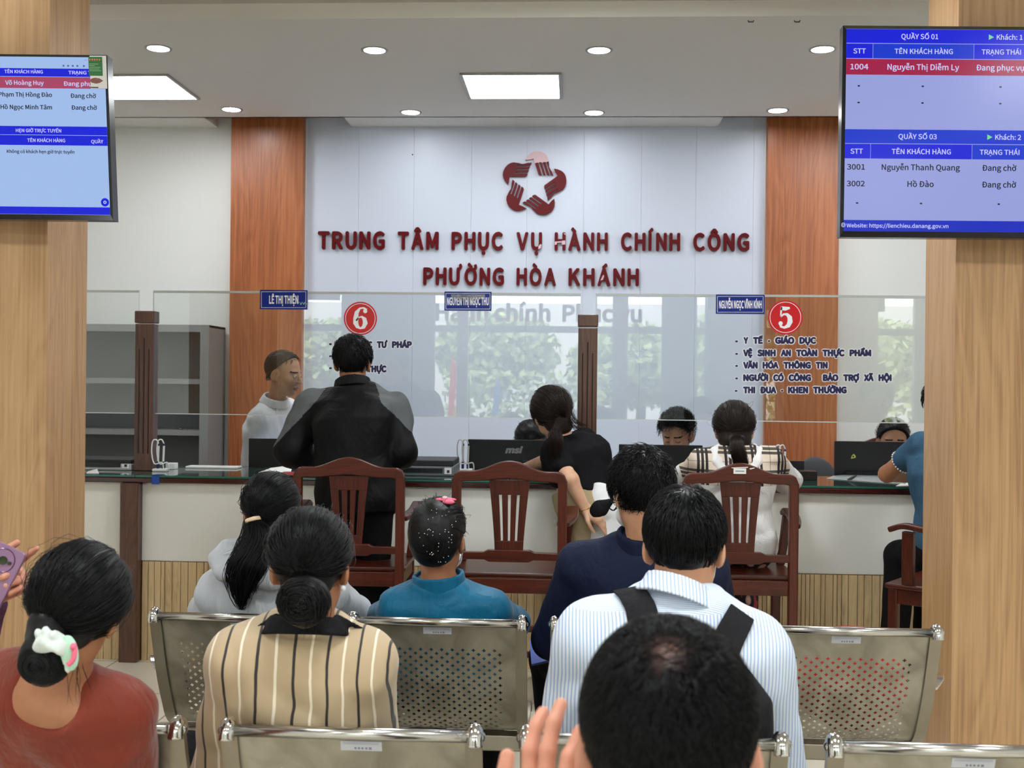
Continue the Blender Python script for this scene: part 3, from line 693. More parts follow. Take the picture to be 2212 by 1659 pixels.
def pen_stand(label, pxs, pyb, pyt, Y, zbase=ZT, blue=True):
    c = P(sum(pxs)/len(pxs), pyb, Y); r = thing('pen_stand', label, 'pen stand', (c.x, Y, zbase))
    b = MB(); b.box(c.x-.04, c.x+.04, Y-.03, Y+.03, zbase, zbase+.016); obj('base', b, M_WHITEP, r, bevel=.005)
    for k, px in enumerate(pxs):
        q = P(px, pyt, Y); hd = MB(); hd.cyl((q.x, Y, zbase+.016), (q.x, Y, zbase+.055), .0075, 10); obj('holder', hd, plain('navy_holder', lin(28, 40, 100), .4), r)
        pn = MB(); pn.cyl((q.x, Y, zbase+.055), (q.x+.003, Y, q.z), .0055, 10); p_ = obj('pen', pn, M_WHITEP, r)
        obj('pen_tip', MB().cyl((q.x+.003, Y, q.z), (q.x+.003, Y, q.z+.012), .005, 8), plain('navy_holder', lin(28, 40, 100), .4), p_)
        top = Vector((q.x+.003, Y, q.z+.012)); pts = [top, top+Vector((-.012, -.005, .022)), top+Vector((-.03, -.01, .012)), top+Vector((-.034, -.012, -.05)), top+Vector((-.015, -.02, -.11)), Vector((q.x+.03, Y-.02, zbase+.05)), Vector((q.x+.035, Y-.01, zbase+.01))]
        obj('cord', MB().tube(smooth_path(pts), .0038, 7), M_WHITEP, r, smooth=True)
    return r
def smooth_path(pts, k=6):
    pts = [Vector(p) for p in pts]; out = []; n = len(pts)
    for i in range(n-1):
        p0, p1, p2, p3 = pts[max(i-1, 0)], pts[i], pts[i+1], pts[min(i+2, n-1)]
        for j in range(k):
            t = j/k; out.append(0.5*((2*p1)+(p2-p0)*t+(2*p0-5*p1+4*p2-p3)*t*t+(-p0+3*p1-3*p2+p3)*t**3))
    out.append(pts[-1]); return out
pen_stand('pair of white corded pens in navy holders beside the left post', (341.5, 353), 1017, 963, 6.28)
pen_stand('white corded pens standing left of the monitor with the logo', (1000, 1011), 1010, 963, 6.60)
pen_stand('white corded pens by the elbow of the woman in plaid', (1686, 1695), 1020, 975, 6.45)
def flat_box(name, label, cat, px0, px1, py, Y, h, dep, m, bevel=.003, z=ZT):
    a, b = P(px0, py, Y), P(px1, py, Y)
    return tag(obj(name, bx(a.x, b.x, Y, Y+dep, z, z+h), m, bevel=bevel), label, cat)
flat_box('small_box', 'small white box beside the corded pens', 'box', 357, 377, 1015, 6.42, .035, .06, M_WHITEP)
flat_box('paper_tray', 'flat white tray lying behind the counter glass left of the clerk', 'tray', 400, 512, 1015, 6.52, .012, .1, M_WHITEP)
def printer(label, px0, px1, Y, h, dep, m, z=ZT):
    a, b = P(px0, 1020, Y), P(px1, 1020, Y); r = thing('desk_printer', label, 'printer', ((a.x+b.x)/2, Y, z))
    obj('body', bx(a.x, b.x, Y, Y+dep, z, z+h*.62), m, r, bevel=.006)
    obj('lid', bx(a.x+.004, b.x-.004, Y+.01, Y+dep, z+h*.62, z+h), M_BLACKM, r, bevel=.005)
    obj('paper_slot', bx(a.x+.05, b.x-.06, Y-.004, Y+.001, z+.018, z+.042), M_BLACKP, r)
    cp = MB(); cp.box(b.x-.05, b.x-.012, Y-.003, Y, z+.012, z+h*.55); obj('control_panel', cp, M_WHITEP, r); obj('button', bx(b.x-.036, b.x-.022, Y-.005, Y-.002, z+.02, z+.034), M_BLACKP, r)
    return r
M_PRN = plain('grey_printer_plastic', lin(104, 108, 112), .45)
printer('grey printer on the glass counter right of the man in the black jacket', 830, 980, 6.24, .085, .34, M_PRN)
printer('pale grey flat printer on the counter left of the wooden post', 120, 283, 6.30, .06, .28, plain('light_printer_plastic', lin(178, 178, 176), .4))
def sheet(name, label, cat, pts, m, z=ZT, curl=.0):
    n = len(pts); q = [PZ(x, y, z+.002) for x, y in pts]
    mb = MB(); vs = [Vector((p.x, p.y, z+.0015+(curl if i in (2,) else 0))) for i, p in enumerate(q)]
    mb.add(vs + [v+Vector((0, 0, .0015)) for v in vs], [tuple(range(n))[::-1], tuple(range(n, 2*n))] + [(i, (i+1) % n, (i+1) % n+n, i+n) for i in range(n)])
    return tag(obj(name, mb, m), label, cat)
sheet('paper_sheets', 'loose white papers on the counter before the plain black monitor', 'paper', [(558, 1021), (628, 1020), (633, 1012), (585, 1011)], M_PAPER, ZT, .02)
sheet('red_booklet', 'red booklet partly under the papers beside the black jacket', 'booklet', [(612, 1027), (640, 1027), (640, 1019), (612, 1019)], plain('red_cover', lin(170, 30, 40), .4), ZT+.004)
sheet('paper_slip', 'small white slip on the counter by the grey printer', 'paper', [(830, 1030), (862, 1030), (858, 1025), (838, 1025)], M_PAPER)
sheet('plastic_folder', 'clear plastic document folder on the counter at right', 'folder', [(1786, 1034), (1955, 1046), (1972, 1036), (1880, 1022), (1800, 1028)], plain('milky_plastic', lin(206, 212, 212), .15), ZT, .03)
sheet('document_sheet', 'white document on the counter under the leaning forearm', 'paper', [(1935, 1050), (2010, 1052), (2015, 1043), (1950, 1043)], M_PAPER)
sheet('paper_scrap', 'crumpled white scrap on the counter beside the left pillar', 'paper', [(186, 1023), (214, 1023), (210, 1017), (190, 1018)], M_PAPER, ZT, .01)
c = PZ(1842, 1034, ZT+.01); mb = MB().tube([(c.x-.02, c.y, ZT+.006), (c.x, c.y, ZT+.016), (c.x+.022, c.y, ZT+.03)], [.006, .008, .004], 8); mb.box(c.x-.028, c.x-.006, c.y-.012, c.y+.012, ZT+.004, ZT+.009)
tag(obj('binder_clip', mb, M_BLACKM), 'dark binder clip on the clear plastic folder', 'clip')
flat_box('card_reader', 'black card reader box on the counter beside the plaid hoodie', 'device', 1716, 1766, 1030, 6.34, .05, .1, M_BLACKP)
c = P(1720, 1010, 6.5); k = thing('tablet_stand', 'small black tablet on a stand beside the corded pens', 'device', (c.x, 6.5, ZT))
obj('tablet', bx(c.x-.042, c.x+.045, 6.5, 6.512, ZT+.03, ZT+.095), M_BLACKP, k, bevel=.003); obj('foot', bx(c.x-.03, c.x+.03, 6.49, 6.55, ZT, ZT+.03), M_BLACKM, k)
c = P(336, 1035, YCF-.003); mb = MB(); mb.box(c.x-.02, c.x+.02, YCF-.004, YCF-.0005, .94, .988); mb.box(c.x-.02, c.x+.02, YCF-.004, YCF+.07, .9858, .988)
tag(obj('blue_tape', mb, plain('blue_tape', lin(24, 66, 150), .35)), 'strip of blue tape wrapped over the counter edge', 'tape')
def flowers():
    c = P(1206, 1135, 5.95); r = thing('lily_decoration', 'small white flower decoration on the counter front by the chair arm', 'decoration', (c.x, 5.95, c.z-.08))
    fl = MB()
    for k in range(9):
        a = k*2.4; fl.ball((c.x+.018*math.cos(a), 6.0+.012*math.sin(a), c.z+.06-.012*k), (.009, .008, .011), 7, 5)
    obj('petals', fl, M_WHITEP, r, smooth=True)
    lf = MB(); lf.tube([(c.x, 6.01, c.z+.05), (c.x, 6.02, c.z-.05)], .004, 6); lf.ball((c.x+.01, 6.0, c.z-.04), (.011, .005, .02)); obj('leaves', lf, plain('leaf_green', lin(90, 140, 60), .5), r, smooth=True)
flowers()
# ------------------------------------------------------------------ steel waiting benches
PROF = smooth_path([(0, 0.0, .785), (0, .022, .72), (0, .05, .64), (0, .085, .56), (0, .115, .505), (0, .145, .455), (0, .20, .415), (0, .29, .408), (0, .40, .422), (0, .47, .425), (0, .505, .41), (0, .515, .39)], 4)
_L = [0.0]
for a, b in zip(PROF[:-1], PROF[1:]): _L.append(_L[-1] + (b-a).length)
_L = np.array(_L); _PY = np.array([p.y for p in PROF]); _PZ = np.array([p.z for p in PROF]); LT = _L[-1]
SW = 0.53
def seat_sheet_mb():
    """bent steel sheet pierced by rows of small crosses"""
    mb = MB(); hw = SW/2-.03
    def pt(u, s): return (u, float(np.interp(s, _L, _PY)), float(np.interp(s, _L, _PZ)))
    def strip(u0, u1, s0, s1, nu=1):
        us = np.linspace(u0, u1, nu+1); n = max(1, int((s1-s0)/.02)); ss = np.linspace(s0, s1, n+1)
        vs = [pt(u, s) for s in ss for u in us]; w = nu+1
        mb.add(vs, [(i*w+j, i*w+j+1, (i+1)*w+j+1, (i+1)*w+j) for i in range(n) for j in range(nu)])
    cw, rh, nc = .0315, .0136, 12; s0, nr = .082, 47
    x0 = -cw*nc/2 - .005
    strip(-hw, hw, 0, s0)
    strip(-hw, hw, s0+rh*nr, LT)
    strip(-hw, x0-cw/2, s0, s0+rh*nr); strip(x0+cw*nc+cw/2, hw, s0, s0+rh*nr)
    a, b = .0018, .0052
    hole = [(-a, -b), (a, -b), (a, -a), (b, -a), (b, a), (a, a), (a, b), (-a, b), (-a, a), (-b, a), (-b, -a), (-a, -a)]
    for r in range(nr):
        sc = s0+rh*(r+.5); odd = r % 2; xs = x0 + (cw/2 if odd else 0)
        if odd: strip(x0-cw/2, x0+0, sc-rh/2, sc+rh/2) if False else None
        cells = [(xs+cw*k, True) for k in range(nc)]
        if not odd: mb.add([pt(x0+cw*nc, sc-rh/2), pt(x0+cw*nc+cw/2, sc-rh/2), pt(x0+cw*nc+cw/2, sc+rh/2), pt(x0+cw*nc, sc+rh/2)], [(0, 1, 2, 3)]); mb.add([pt(x0-cw/2, sc-rh/2), pt(x0, sc-rh/2), pt(x0, sc+rh/2), pt(x0-cw/2, sc+rh/2)], [(0, 1, 2, 3)])
        else: mb.add([pt(x0-cw/2, sc-rh/2), pt(x0+cw/2, sc-rh/2), pt(x0+cw/2, sc+rh/2), pt(x0-cw/2, sc+rh/2)], [(0, 1, 2, 3)])
        for u, _ in cells:
            uc = u+cw/2; wq, hq = cw/2, rh/2
            out = [(-a, -hq), (a, -hq), (wq, -hq), (wq, -a), (wq, a), (wq, hq), (a, hq), (-a, hq), (-wq, hq), (-wq, a), (-wq, -a), (-wq, -hq)]
            # outer ring and hole ring aligned corner for corner
            o2 = [(-a, -hq), (a, -hq), (wq, -hq), (wq, -a), (wq, a), (wq, hq), (a, hq), (-a, hq), (-wq, hq), (-wq, a), (-wq, -a), (-wq, -hq)]
            h2 = [(-a, -b), (a, -b), (a, -a), (b, -a), (b, a), (a, a), (a, b), (-a, b), (-a, a), (-b, a), (-b, -a), (-a, -a)]
            mb.add([pt(uc+x, sc+y) for x, y in o2] + [pt(uc+x, sc+y) for x, y in h2], [(i, (i+1) % 12, (i+1) % 12+12, i+12) for i in range(12)])
    return mb
SHEET = mkmesh('seat_sheet', *(lambda m: (m.v, m.f))(seat_sheet_mb()), M_STEEL, smooth=True)
def meshobj(name, me, parent, loc=(0, 0, 0)):
    o = bpy.data.objects.new(name, me); COL.objects.link(o); o.parent = parent; o.location = loc; return o
_bm = {}
def shared(key, build, mat, smooth=False):
    if key not in _bm:
        m = build(); _bm[key] = mkmesh(key, m.v, m.f, mat, m.m, smooth)
    return _bm[key]
def rail_build():
    m = MB(); m.sweep([(0, p.y, p.z) for p in PROF], .034, .016); return m
def cap_build():
    m = MB(); m.tube(smooth_path([(0, -.012, .772), (0, -.008, .793), (0, .004, .800), (0, .014, .79)], 4), [.016]*13, 12); m.ball((0, 0, .789), (.022, .017, .016), 14, 8); return m
def bench(label, x0, y0, pitch, n, rot=0.0, group='steel waiting benches', stickers=None, arms=(True, True)):
    r = thing('waiting_bench', label, 'bench', (x0, y0, 0), rot, group)
    for k in range(n):
        cx = k*pitch + SW/2
        sh = meshobj('seat_shell', SHEET, r, (cx, 0, 0))
        for s in (-1, 1):
            meshobj('side_rail', shared('side_rail', rail_build, M_STEELR), r, (cx+s*(SW/2-.017), 0, 0))
            meshobj('end_cap', shared('end_cap', cap_build, M_CHROME, True), r, (cx+s*(SW/2-.014), 0, 0))
        meshobj('top_tube', shared('top_tube', lambda: MB().cyl((-SW/2+.03, -.002, .789), (SW/2-.03, -.002, .789), .0125, 14), M_CHROMES, True), r, (cx, 0, 0))
        if stickers is None or k in stickers:
            st = meshobj('paper_sticker', shared('paper_sticker', sticker_build, [M_STICK, M_GREYT]), sh, (stickers.get(k, 0) if stickers else 0, 0, 0)); st['label'] = 'small pale paper label below the top tube'
    L = (n-1)*pitch + SW
    obj('support_beam', bx(-.02, L+.02, .24, .30, .335, .385), M_STEELR, r, local=True, bevel=.004)
    for x in ([.12, L-.12] if n > 2 else [.1, L-.1]):
        m = MB(); m.sweep([(x, .27, .335), (x, .27, .06)], .05, .05); m.sweep(smooth_path([(x, -.06, .02), (x, .1, .05), (x, .27, .075), (x, .42, .05), (x, .56, .02)]), .05, .025); m.cyl((x, -.04, 0), (x, -.04, .03), .02, 10); m.cyl((x, .54, 0), (x, .54, .03), .02, 10)
        obj('leg', m, M_CHROME, r, local=True, smooth=False)
    for x, s, on in ((-.035, -1, arms[0]), (L+.035, 1, arms[1])):
        if not on: continue
        m = MB(); pts = smooth_path([(x-s*.03, .105, .60), (x, .14, .625), (x+s*.012, .22, .615), (x+s*.012, .36, .59), (x+s*.012, .44, .54), (x+s*.005, .42, .43), (x-s*.02, .32, .37), (x-s*.03, .27, .36)], 6)
        m.sweep(pts, .036, .016)
        obj('armrest', m, M_CHROME, r, local=True, bevel=.004)
    return r
M_CHROMES = plain('satin_chrome_tube', lin(196, 194, 188), 0.2, 1.0)
M_STICK = plain('pale_sticker', lin(196, 198, 204), .5); M_GREYT = plain('grey_small_print', lin(130, 132, 150), .6)
def sticker_build():
    m = MB()
    def q(u0, u1, s0, s1, l):
        vs = []
        for u, s in ((u0, s1), (u1, s1), (u1, s0), (u0, s0)):
            vs.append((u, float(np.interp(s, _L, _PY))-l, float(np.interp(s, _L, _PZ))))
        m.add(vs, [(0, 1, 2, 3)])
    q(-.042, .042, .014, .036, .0012)
    m.mi = 1
    for s in (.0165, .0185, .0205): q(-.037, .037, s, s+.0005, .0018)
    for u in (-.014, -.007, .0, .008): q(u, u+.0045, .0275, .0325, .0018)
    q(.015, .021, .027, .033, .0018); m.mi = 0; return m
YB1, YB2, YB3 = 3.40, 2.31, 1.16
k1 = P(324, 1335, YB1).x; bench('steel perforated waiting bench just behind the grey hoodie and the teal blouse', k1, YB1, .599, 4, stickers={0: .02, 1: 0, 3: -.005})
k2 = P(478, 1592, YB2).x - .606
bench('steel perforated waiting bench whose tops line the bottom of the photo', k2, YB2, .606, 4, stickers={0: .06, 1: .02, 3: .02}, arms=(True, True))

# ------------------------------------------------------------------ wooden armchairs at the counter
def armchair(label, loc, rz, group='red-brown wooden counter armchairs'):
    r = thing('wooden_armchair', label, 'chair', loc, rz, group); hw = .26
    N = 40; xs = [-hw + 2*hw*i/N for i in range(N+1)]
    def top(x):
        a = abs(x); t = 1.098 + .047*(0.5+0.5*math.cos(PI*min(a/.175, 1)))
        if a > hw-.045: t -= .045 - math.sqrt(max(.045**2 - (a-(hw-.045))**2, 0))
        return t
    def bot(x):
        a = abs(x); b = 1.052 + .012*(0.5+0.5*math.cos(PI*min(a/.16, 1)))
        if a > hw-.075: b -= 0.03*((a-(hw-.075))/.075)**2
        return b
    m = MB(); m.prism([(x, top(x)) for x in xs] + [(x, bot(x)) for x in xs[::-1]], -.016, .022)
    obj('top_rail', m, M_MAHOGX, r, local=True, bevel=.006)
    for s in (-1, 1):
        m = MB(); m.sweep([(s*(hw-.021), .003, 1.055), (s*(hw-.021), .006, .64), (s*(hw-.021), .0, 0)], .042, .038); obj('back_post', m, M_MAHOG, r, local=True, bevel=.005)
    # pierced splat
    m = MB(); zt_, zb_ = 1.058, .742; nz = 24
    def hwz(z): return .064 + .028*((z-zb_)/(zt_-zb_))**1.3
    s0, s1 = .785, .992
    zs = [zb_, s0] + [s0 + (s1-s0)*k/8 for k in range(1, 8)] + [s1, zt_]
    for ya, yb_, fl in ((-.006, .012, 0),):
        def bar(f0, f1, za, zb2, nn):
            pts = []; Z = np.linspace(za, zb2, nn)
            poly = [(f0*hwz(z), z) for z in Z] + [(f1*hwz(z), z) for z in Z[::-1]]; m.prism(poly, ya, yb_)
        bar(-1, 1, zb_, s0, 3); bar(-1, 1, s1, zt_, 4)
        for f0, f1 in ((-1, -.56), (-.40, -.08), (.08, .40), (.56, 1)): bar(f0, f1, s0, s1, 8)
    obj('back_splat', m, M_MAHOG, r, local=True, bevel=.002)
    m = MB(); m.prism([(-hw+.03, .712), (-hw+.03, .732), (-.115, .734), (-.095, .744), (.095, .744), (.115, .734), (hw-.03, .732), (hw-.03, .700), (.11, .700), (.09, .690), (-.09, .690), (-.11, .700), (-hw+.03, .700)], -.012, .02)
    obj('lower_back_rail', m, M_MAHOGX, r, local=True, bevel=.003)
    m = MB(); m.box(-hw-.004, hw+.004, .012, .46, .615, .638); obj('seat', m, M_MAHOGX, r, local=True, bevel=.008)
    m = MB(); m.box(-hw+.04, hw-.04, .0, .02, .548, .615); m.box(-hw+.03, hw-.03, .42, .44, .55, .615)
    for s in (-1, 1): m.box(s*(hw-.02)-.011, s*(hw-.02)+.011, .02, .42, .55, .615)
    obj('apron', m, M_MAHOGX, r, local=True, bevel=.003)
    for s in (-1, 1):
        m = MB(); m.sweep([(s*(hw-.024), .425, .615), (s*(hw-.024), .425, 0)], .042, .042); obj('front_leg', m, M_MAHOG, r, local=True, bevel=.005)
        m = MB(); m.sweep([(s*(hw-.015), .36, .638), (s*(hw+.0), .355, .75), (s*(hw+.012), .35, .872)], .036, .05); obj('arm_support', m, M_MAHOG, r, local=True, bevel=.004)
        pts = smooth_path([(s*(hw-.018), .01, .862), (s*(hw+.002), .09, .868), (s*(hw+.018), .2, .876), (s*(hw+.022), .3, .890), (s*(hw+.022), .37, .896), (s*(hw+.022), .43, .876)])
        m = MB(); m.sweep(pts, .058, .024); obj('armrest', m, M_MAHOG, r, local=True, bevel=.008)
        m = MB(); m.box(s*(hw-.024)-.01, s*(hw-.024)+.01, .02, .41, .30, .335); obj('side_stretcher', m, M_MAHOG, r, local=True, bevel=.003)
    m = MB(); m.box(-hw+.04, hw-.04, -.004, .016, .375, .405); m.box(-hw+.04, hw-.04, .415, .435, .16, .19); obj('stretcher', m, M_MAHOGX, r, local=True, bevel=.003)
    return r
YCH = 5.30
def chair_at(pxl, pxr, Y): return (P((pxl+pxr)/2, 1010, Y).x, Y, 0)
ch0 = armchair('wooden counter armchair behind the man in the black jacket', chair_at(632, 876, YCH), 0.02)
ch1 = dup(ch0, chair_at(980, 1222, YCH-.10), -0.01, label='empty wooden counter armchair in the middle, beside the woman in black')
ch2 = dup(ch0, chair_at(1475, 1725, YCH-.03), 0.0, label='wooden counter armchair with a paper tag, under the woman in the plaid hoodie')
pt = P(1597, 1016, YCH-.03); mb = MB()
def loc_sticker(r, x0, x1, z0, z1, y, m, name, lab=None):
    q = MB(); q.box(x0, x1, y-.0012, y, z0, z1); o = obj(name, q, m, r, local=True)
    if lab: o['label'] = lab
    return o
cxx = chair_at(1475, 1725, YCH-.03)[0]
tg = loc_sticker(ch2, pt.x-cxx-.028, pt.x-cxx+.028, 1.098, 1.123, -.0165, M_PAPER, 'paper_tag', 'torn white paper tag on the top rail')
q = MB(); q.box(-.02, .02, -.0182, -.0178, 1.108, 1.1125, Matrix.Translation((pt.x-cxx, 0, 0))); obj('tag_print', q, M_GREYT, tg, local=True)
q = MB(); q.prism([(.036, 1.123), (.058, 1.127), (.06, 1.124), (.04, 1.118)], -.0175, -.0165); q.prism([(-.045, 1.126), (.03, 1.130), (.03, 1.126), (-.04, 1.123)], -.0175, -.0165); obj('tag_remnant', q, M_PAPER, ch2, local=True)
ch3 = dup(ch0, (P(1985, 1200, 5.42).x+.30, 5.10, 0), 0.95, label='turned wooden counter armchair half behind the right pillar')
ch4 = dup(ch0, (P(1912, 950, 8.0).x, 8.14, 0), PI, label='wooden armchair behind the right monitor, only its top rail showing')
ch4.location.z = 0.0
gs = thing('office_chair', 'dark grey office chair back showing left of the right monitor', 'chair', (P(1790, 1020, 7.1).x-.02, 7.42, 0))
cc = gs.location
m = MB(); m.ball((cc.x, 7.40, .78), (.17, .04, .27), 18, 12); obj('backrest', m, plain('grey_mesh_fabric', lin(92, 94, 98), .8), gs, smooth=True)
m = MB(); m.box(cc.x-.22, cc.x+.22, 7.42, 7.85, .42, .48); obj('seat', m, M_BLACKM, gs, bevel=.02)
m = MB(); m.cyl((cc.x, 7.62, .06), (cc.x, 7.62, .42), .03)
for k in range(5): m.tube([(cc.x, 7.62, .09), (cc.x+.27*math.cos(k*1.2566), 7.62+.27*math.sin(k*1.2566), .03)], [.025, .018], 8)
obj('pedestal', m, M_BLACKP, gs)

# red bag lying on the right-hand bench seat
bg = P(1842, 1450, 3.62); r = thing('red_bag', 'red bag resting on the right-hand seat of the middle bench', 'bag', (bg.x, 3.66, .43))
m = MB(); m.ball((bg.x-.0, 3.65, .57), (.175, .075, .145), 20, 12); obj('body', m, fabric('red_nylon', lin(186, 44, 48), .6), r, smooth=True)
m = MB(); m.tube(smooth_path([(bg.x-.09, 3.66, .68), (bg.x-.07, 3.66, .735), (bg.x+.07, 3.66, .735), (bg.x+.09, 3.66, .68)]), .009, 8); obj('handle', m, fabric('red_nylon', lin(186, 44, 48)), r, smooth=True)

# ------------------------------------------------------------------ outside the entrance, mirrored faintly in the partition glass
gr = MB().box(-30, 30, -40, YB-1.5, -.12, -.02); struct('floor.forecourt', gr, plain('pale_paving', lin(112, 110, 104), .8))
M_LEAF = plain('street_tree_leaves', lin(160, 178, 124), .7, var=.4, vscale=3.0); M_BARK = plain('grey_bark', lin(96, 84, 70), .9)
def tree(x, y, h, rad, seed, label):
    rr = np.random.default_rng(seed); r = thing('street_tree', label, 'tree', (x, y, 0), group='street trees outside the entrance')
    m = MB(); m.tube([(x, y, 0), (x+.1, y, h*.55), (x, y, h*.8)], [.14, .1, .06], 8); obj('trunk', m, M_BARK, r)
    vs = []; n = 2600
    m = MB()
    for k in range(n):
        d = rr.normal(size=3); d /= np.linalg.norm(d); c = np.array([x, y, h]) + d*np.array([rad, rad, rad*.6])*rr.uniform(.55, 1)
        a, b = rr.normal(size=3), rr.normal(size=3); a /= np.linalg.norm(a); b -= a*(a@b); b /= np.linalg.norm(b); s = rad*.055
        m.add([c-a*s-b*s*.6, c+a*s-b*s*.6, c+a*s+b*s*.6, c-a*s+b*s*.6], [(0, 1, 2, 3)])
    obj('foliage', m, M_LEAF, r)
for i, (x, y, h, rd) in enumerate([(-5.2, -11.5, 1.9, 1.5), (-2.0, -16.5, 2.3, 1.7), (1.4, -13, 1.9, 1.6), (4.6, -17.5, 2.6, 1.8), (6.2, -11.5, 2.0, 1.5), (-9.0, -15.5, 2.6, 1.8)]):
    tree(x, y, h, rd, 40+i, 'leafy street tree outside seen only as a reflection in the glass')
hd_ = np.random.default_rng(77)
for k, (x0_, x1_, y_, h_) in enumerate([(-9, -5.2, -8.2, 1.5), (-2.6, .9, -10.5, 1.7), (1.6, 9, -8.6, 1.45)]):  # hedge rows added to block the bright low sky under the trees
    m = MB()
    for q in range(1300):
        c = np.array([hd_.uniform(x0_, x1_), y_+hd_.uniform(-.3, .3), hd_.uniform(.1, h_)]); a, b = hd_.normal(size=3), hd_.normal(size=3); a /= np.linalg.norm(a); b -= a*(a@b); b /= np.linalg.norm(b); s_ = .07
        m.add([c-a*s_-b*s_*.6, c+a*s_-b*s_*.6, c+a*s_+b*s_*.6, c-a*s_+b*s_*.6], [(0, 1, 2, 3)])
    tag(obj('sky_block_hedge', m, M_LEAF), 'clipped green hedge added outside the entrance to hide low sky in the reflection', 'hedge', 'added hedges outside the entrance')
fb = thing('sky_block_building', 'pale building added across the street to hide low sky in the reflection', 'building', (0, -27, 0))  # added backdrop, keeps the low sky out of the glass reflection
obj('facade', MB().box(-22, 16, -27.5, -27, 0, 4.2), plain('pale_facade', lin(196, 198, 196), .8), fb)
wm = MB()
for k in range(9): wm.box(-20+k*4, -18.2+k*4, -27.02, -26.96, 1.0, 2.6)
obj('window_band', wm, plain('dim_window', lin(110, 120, 128), .2), fb)
bn = thing('festival_banner', 'colourful festival banners outside, seen as a reflection in the glass', 'banner', (FX(965), -6.6, 0))
for k, (dx, col) in enumerate(((-.12, (226, 60, 60)), (.0, (240, 190, 60)), (.1, (110, 190, 70)), (.62, (90, 130, 200)))):
    m = MB(); xx = FX(965)+dx; m.prism([(xx-.05, .9), (xx+.06, .95), (xx+.09, 1.75-.1*k), (xx+.01, 1.9-.1*k)], -6.62, -6.6); obj('flag', m, plain('flag_%d' % k, lin(*col), .7), bn)
m = MB(); SG = (Vector((0, YB+.02, 0)), Vector((0, -1, 0)))
co, fs = glyph('Hành chính  Phục vụ', .06); u = (co[:, 0]-co[:, 0].min())/np.ptp(co[:, 0]); tp, bt = cap_h(.06); v = (co[:, 1]-bt)/(tp-bt)
m.add([(FX(937)+uu*(FX(1385)-FX(937)), YB+.02, 2.42+vv*.27) for uu, vv in zip(u, v)], fs)
tag(obj('door_lettering', m, plain('red_door_letters', lin(214, 20, 40), .5)), 'red words over the entrance, mirrored in the partition glass', 'lettering')
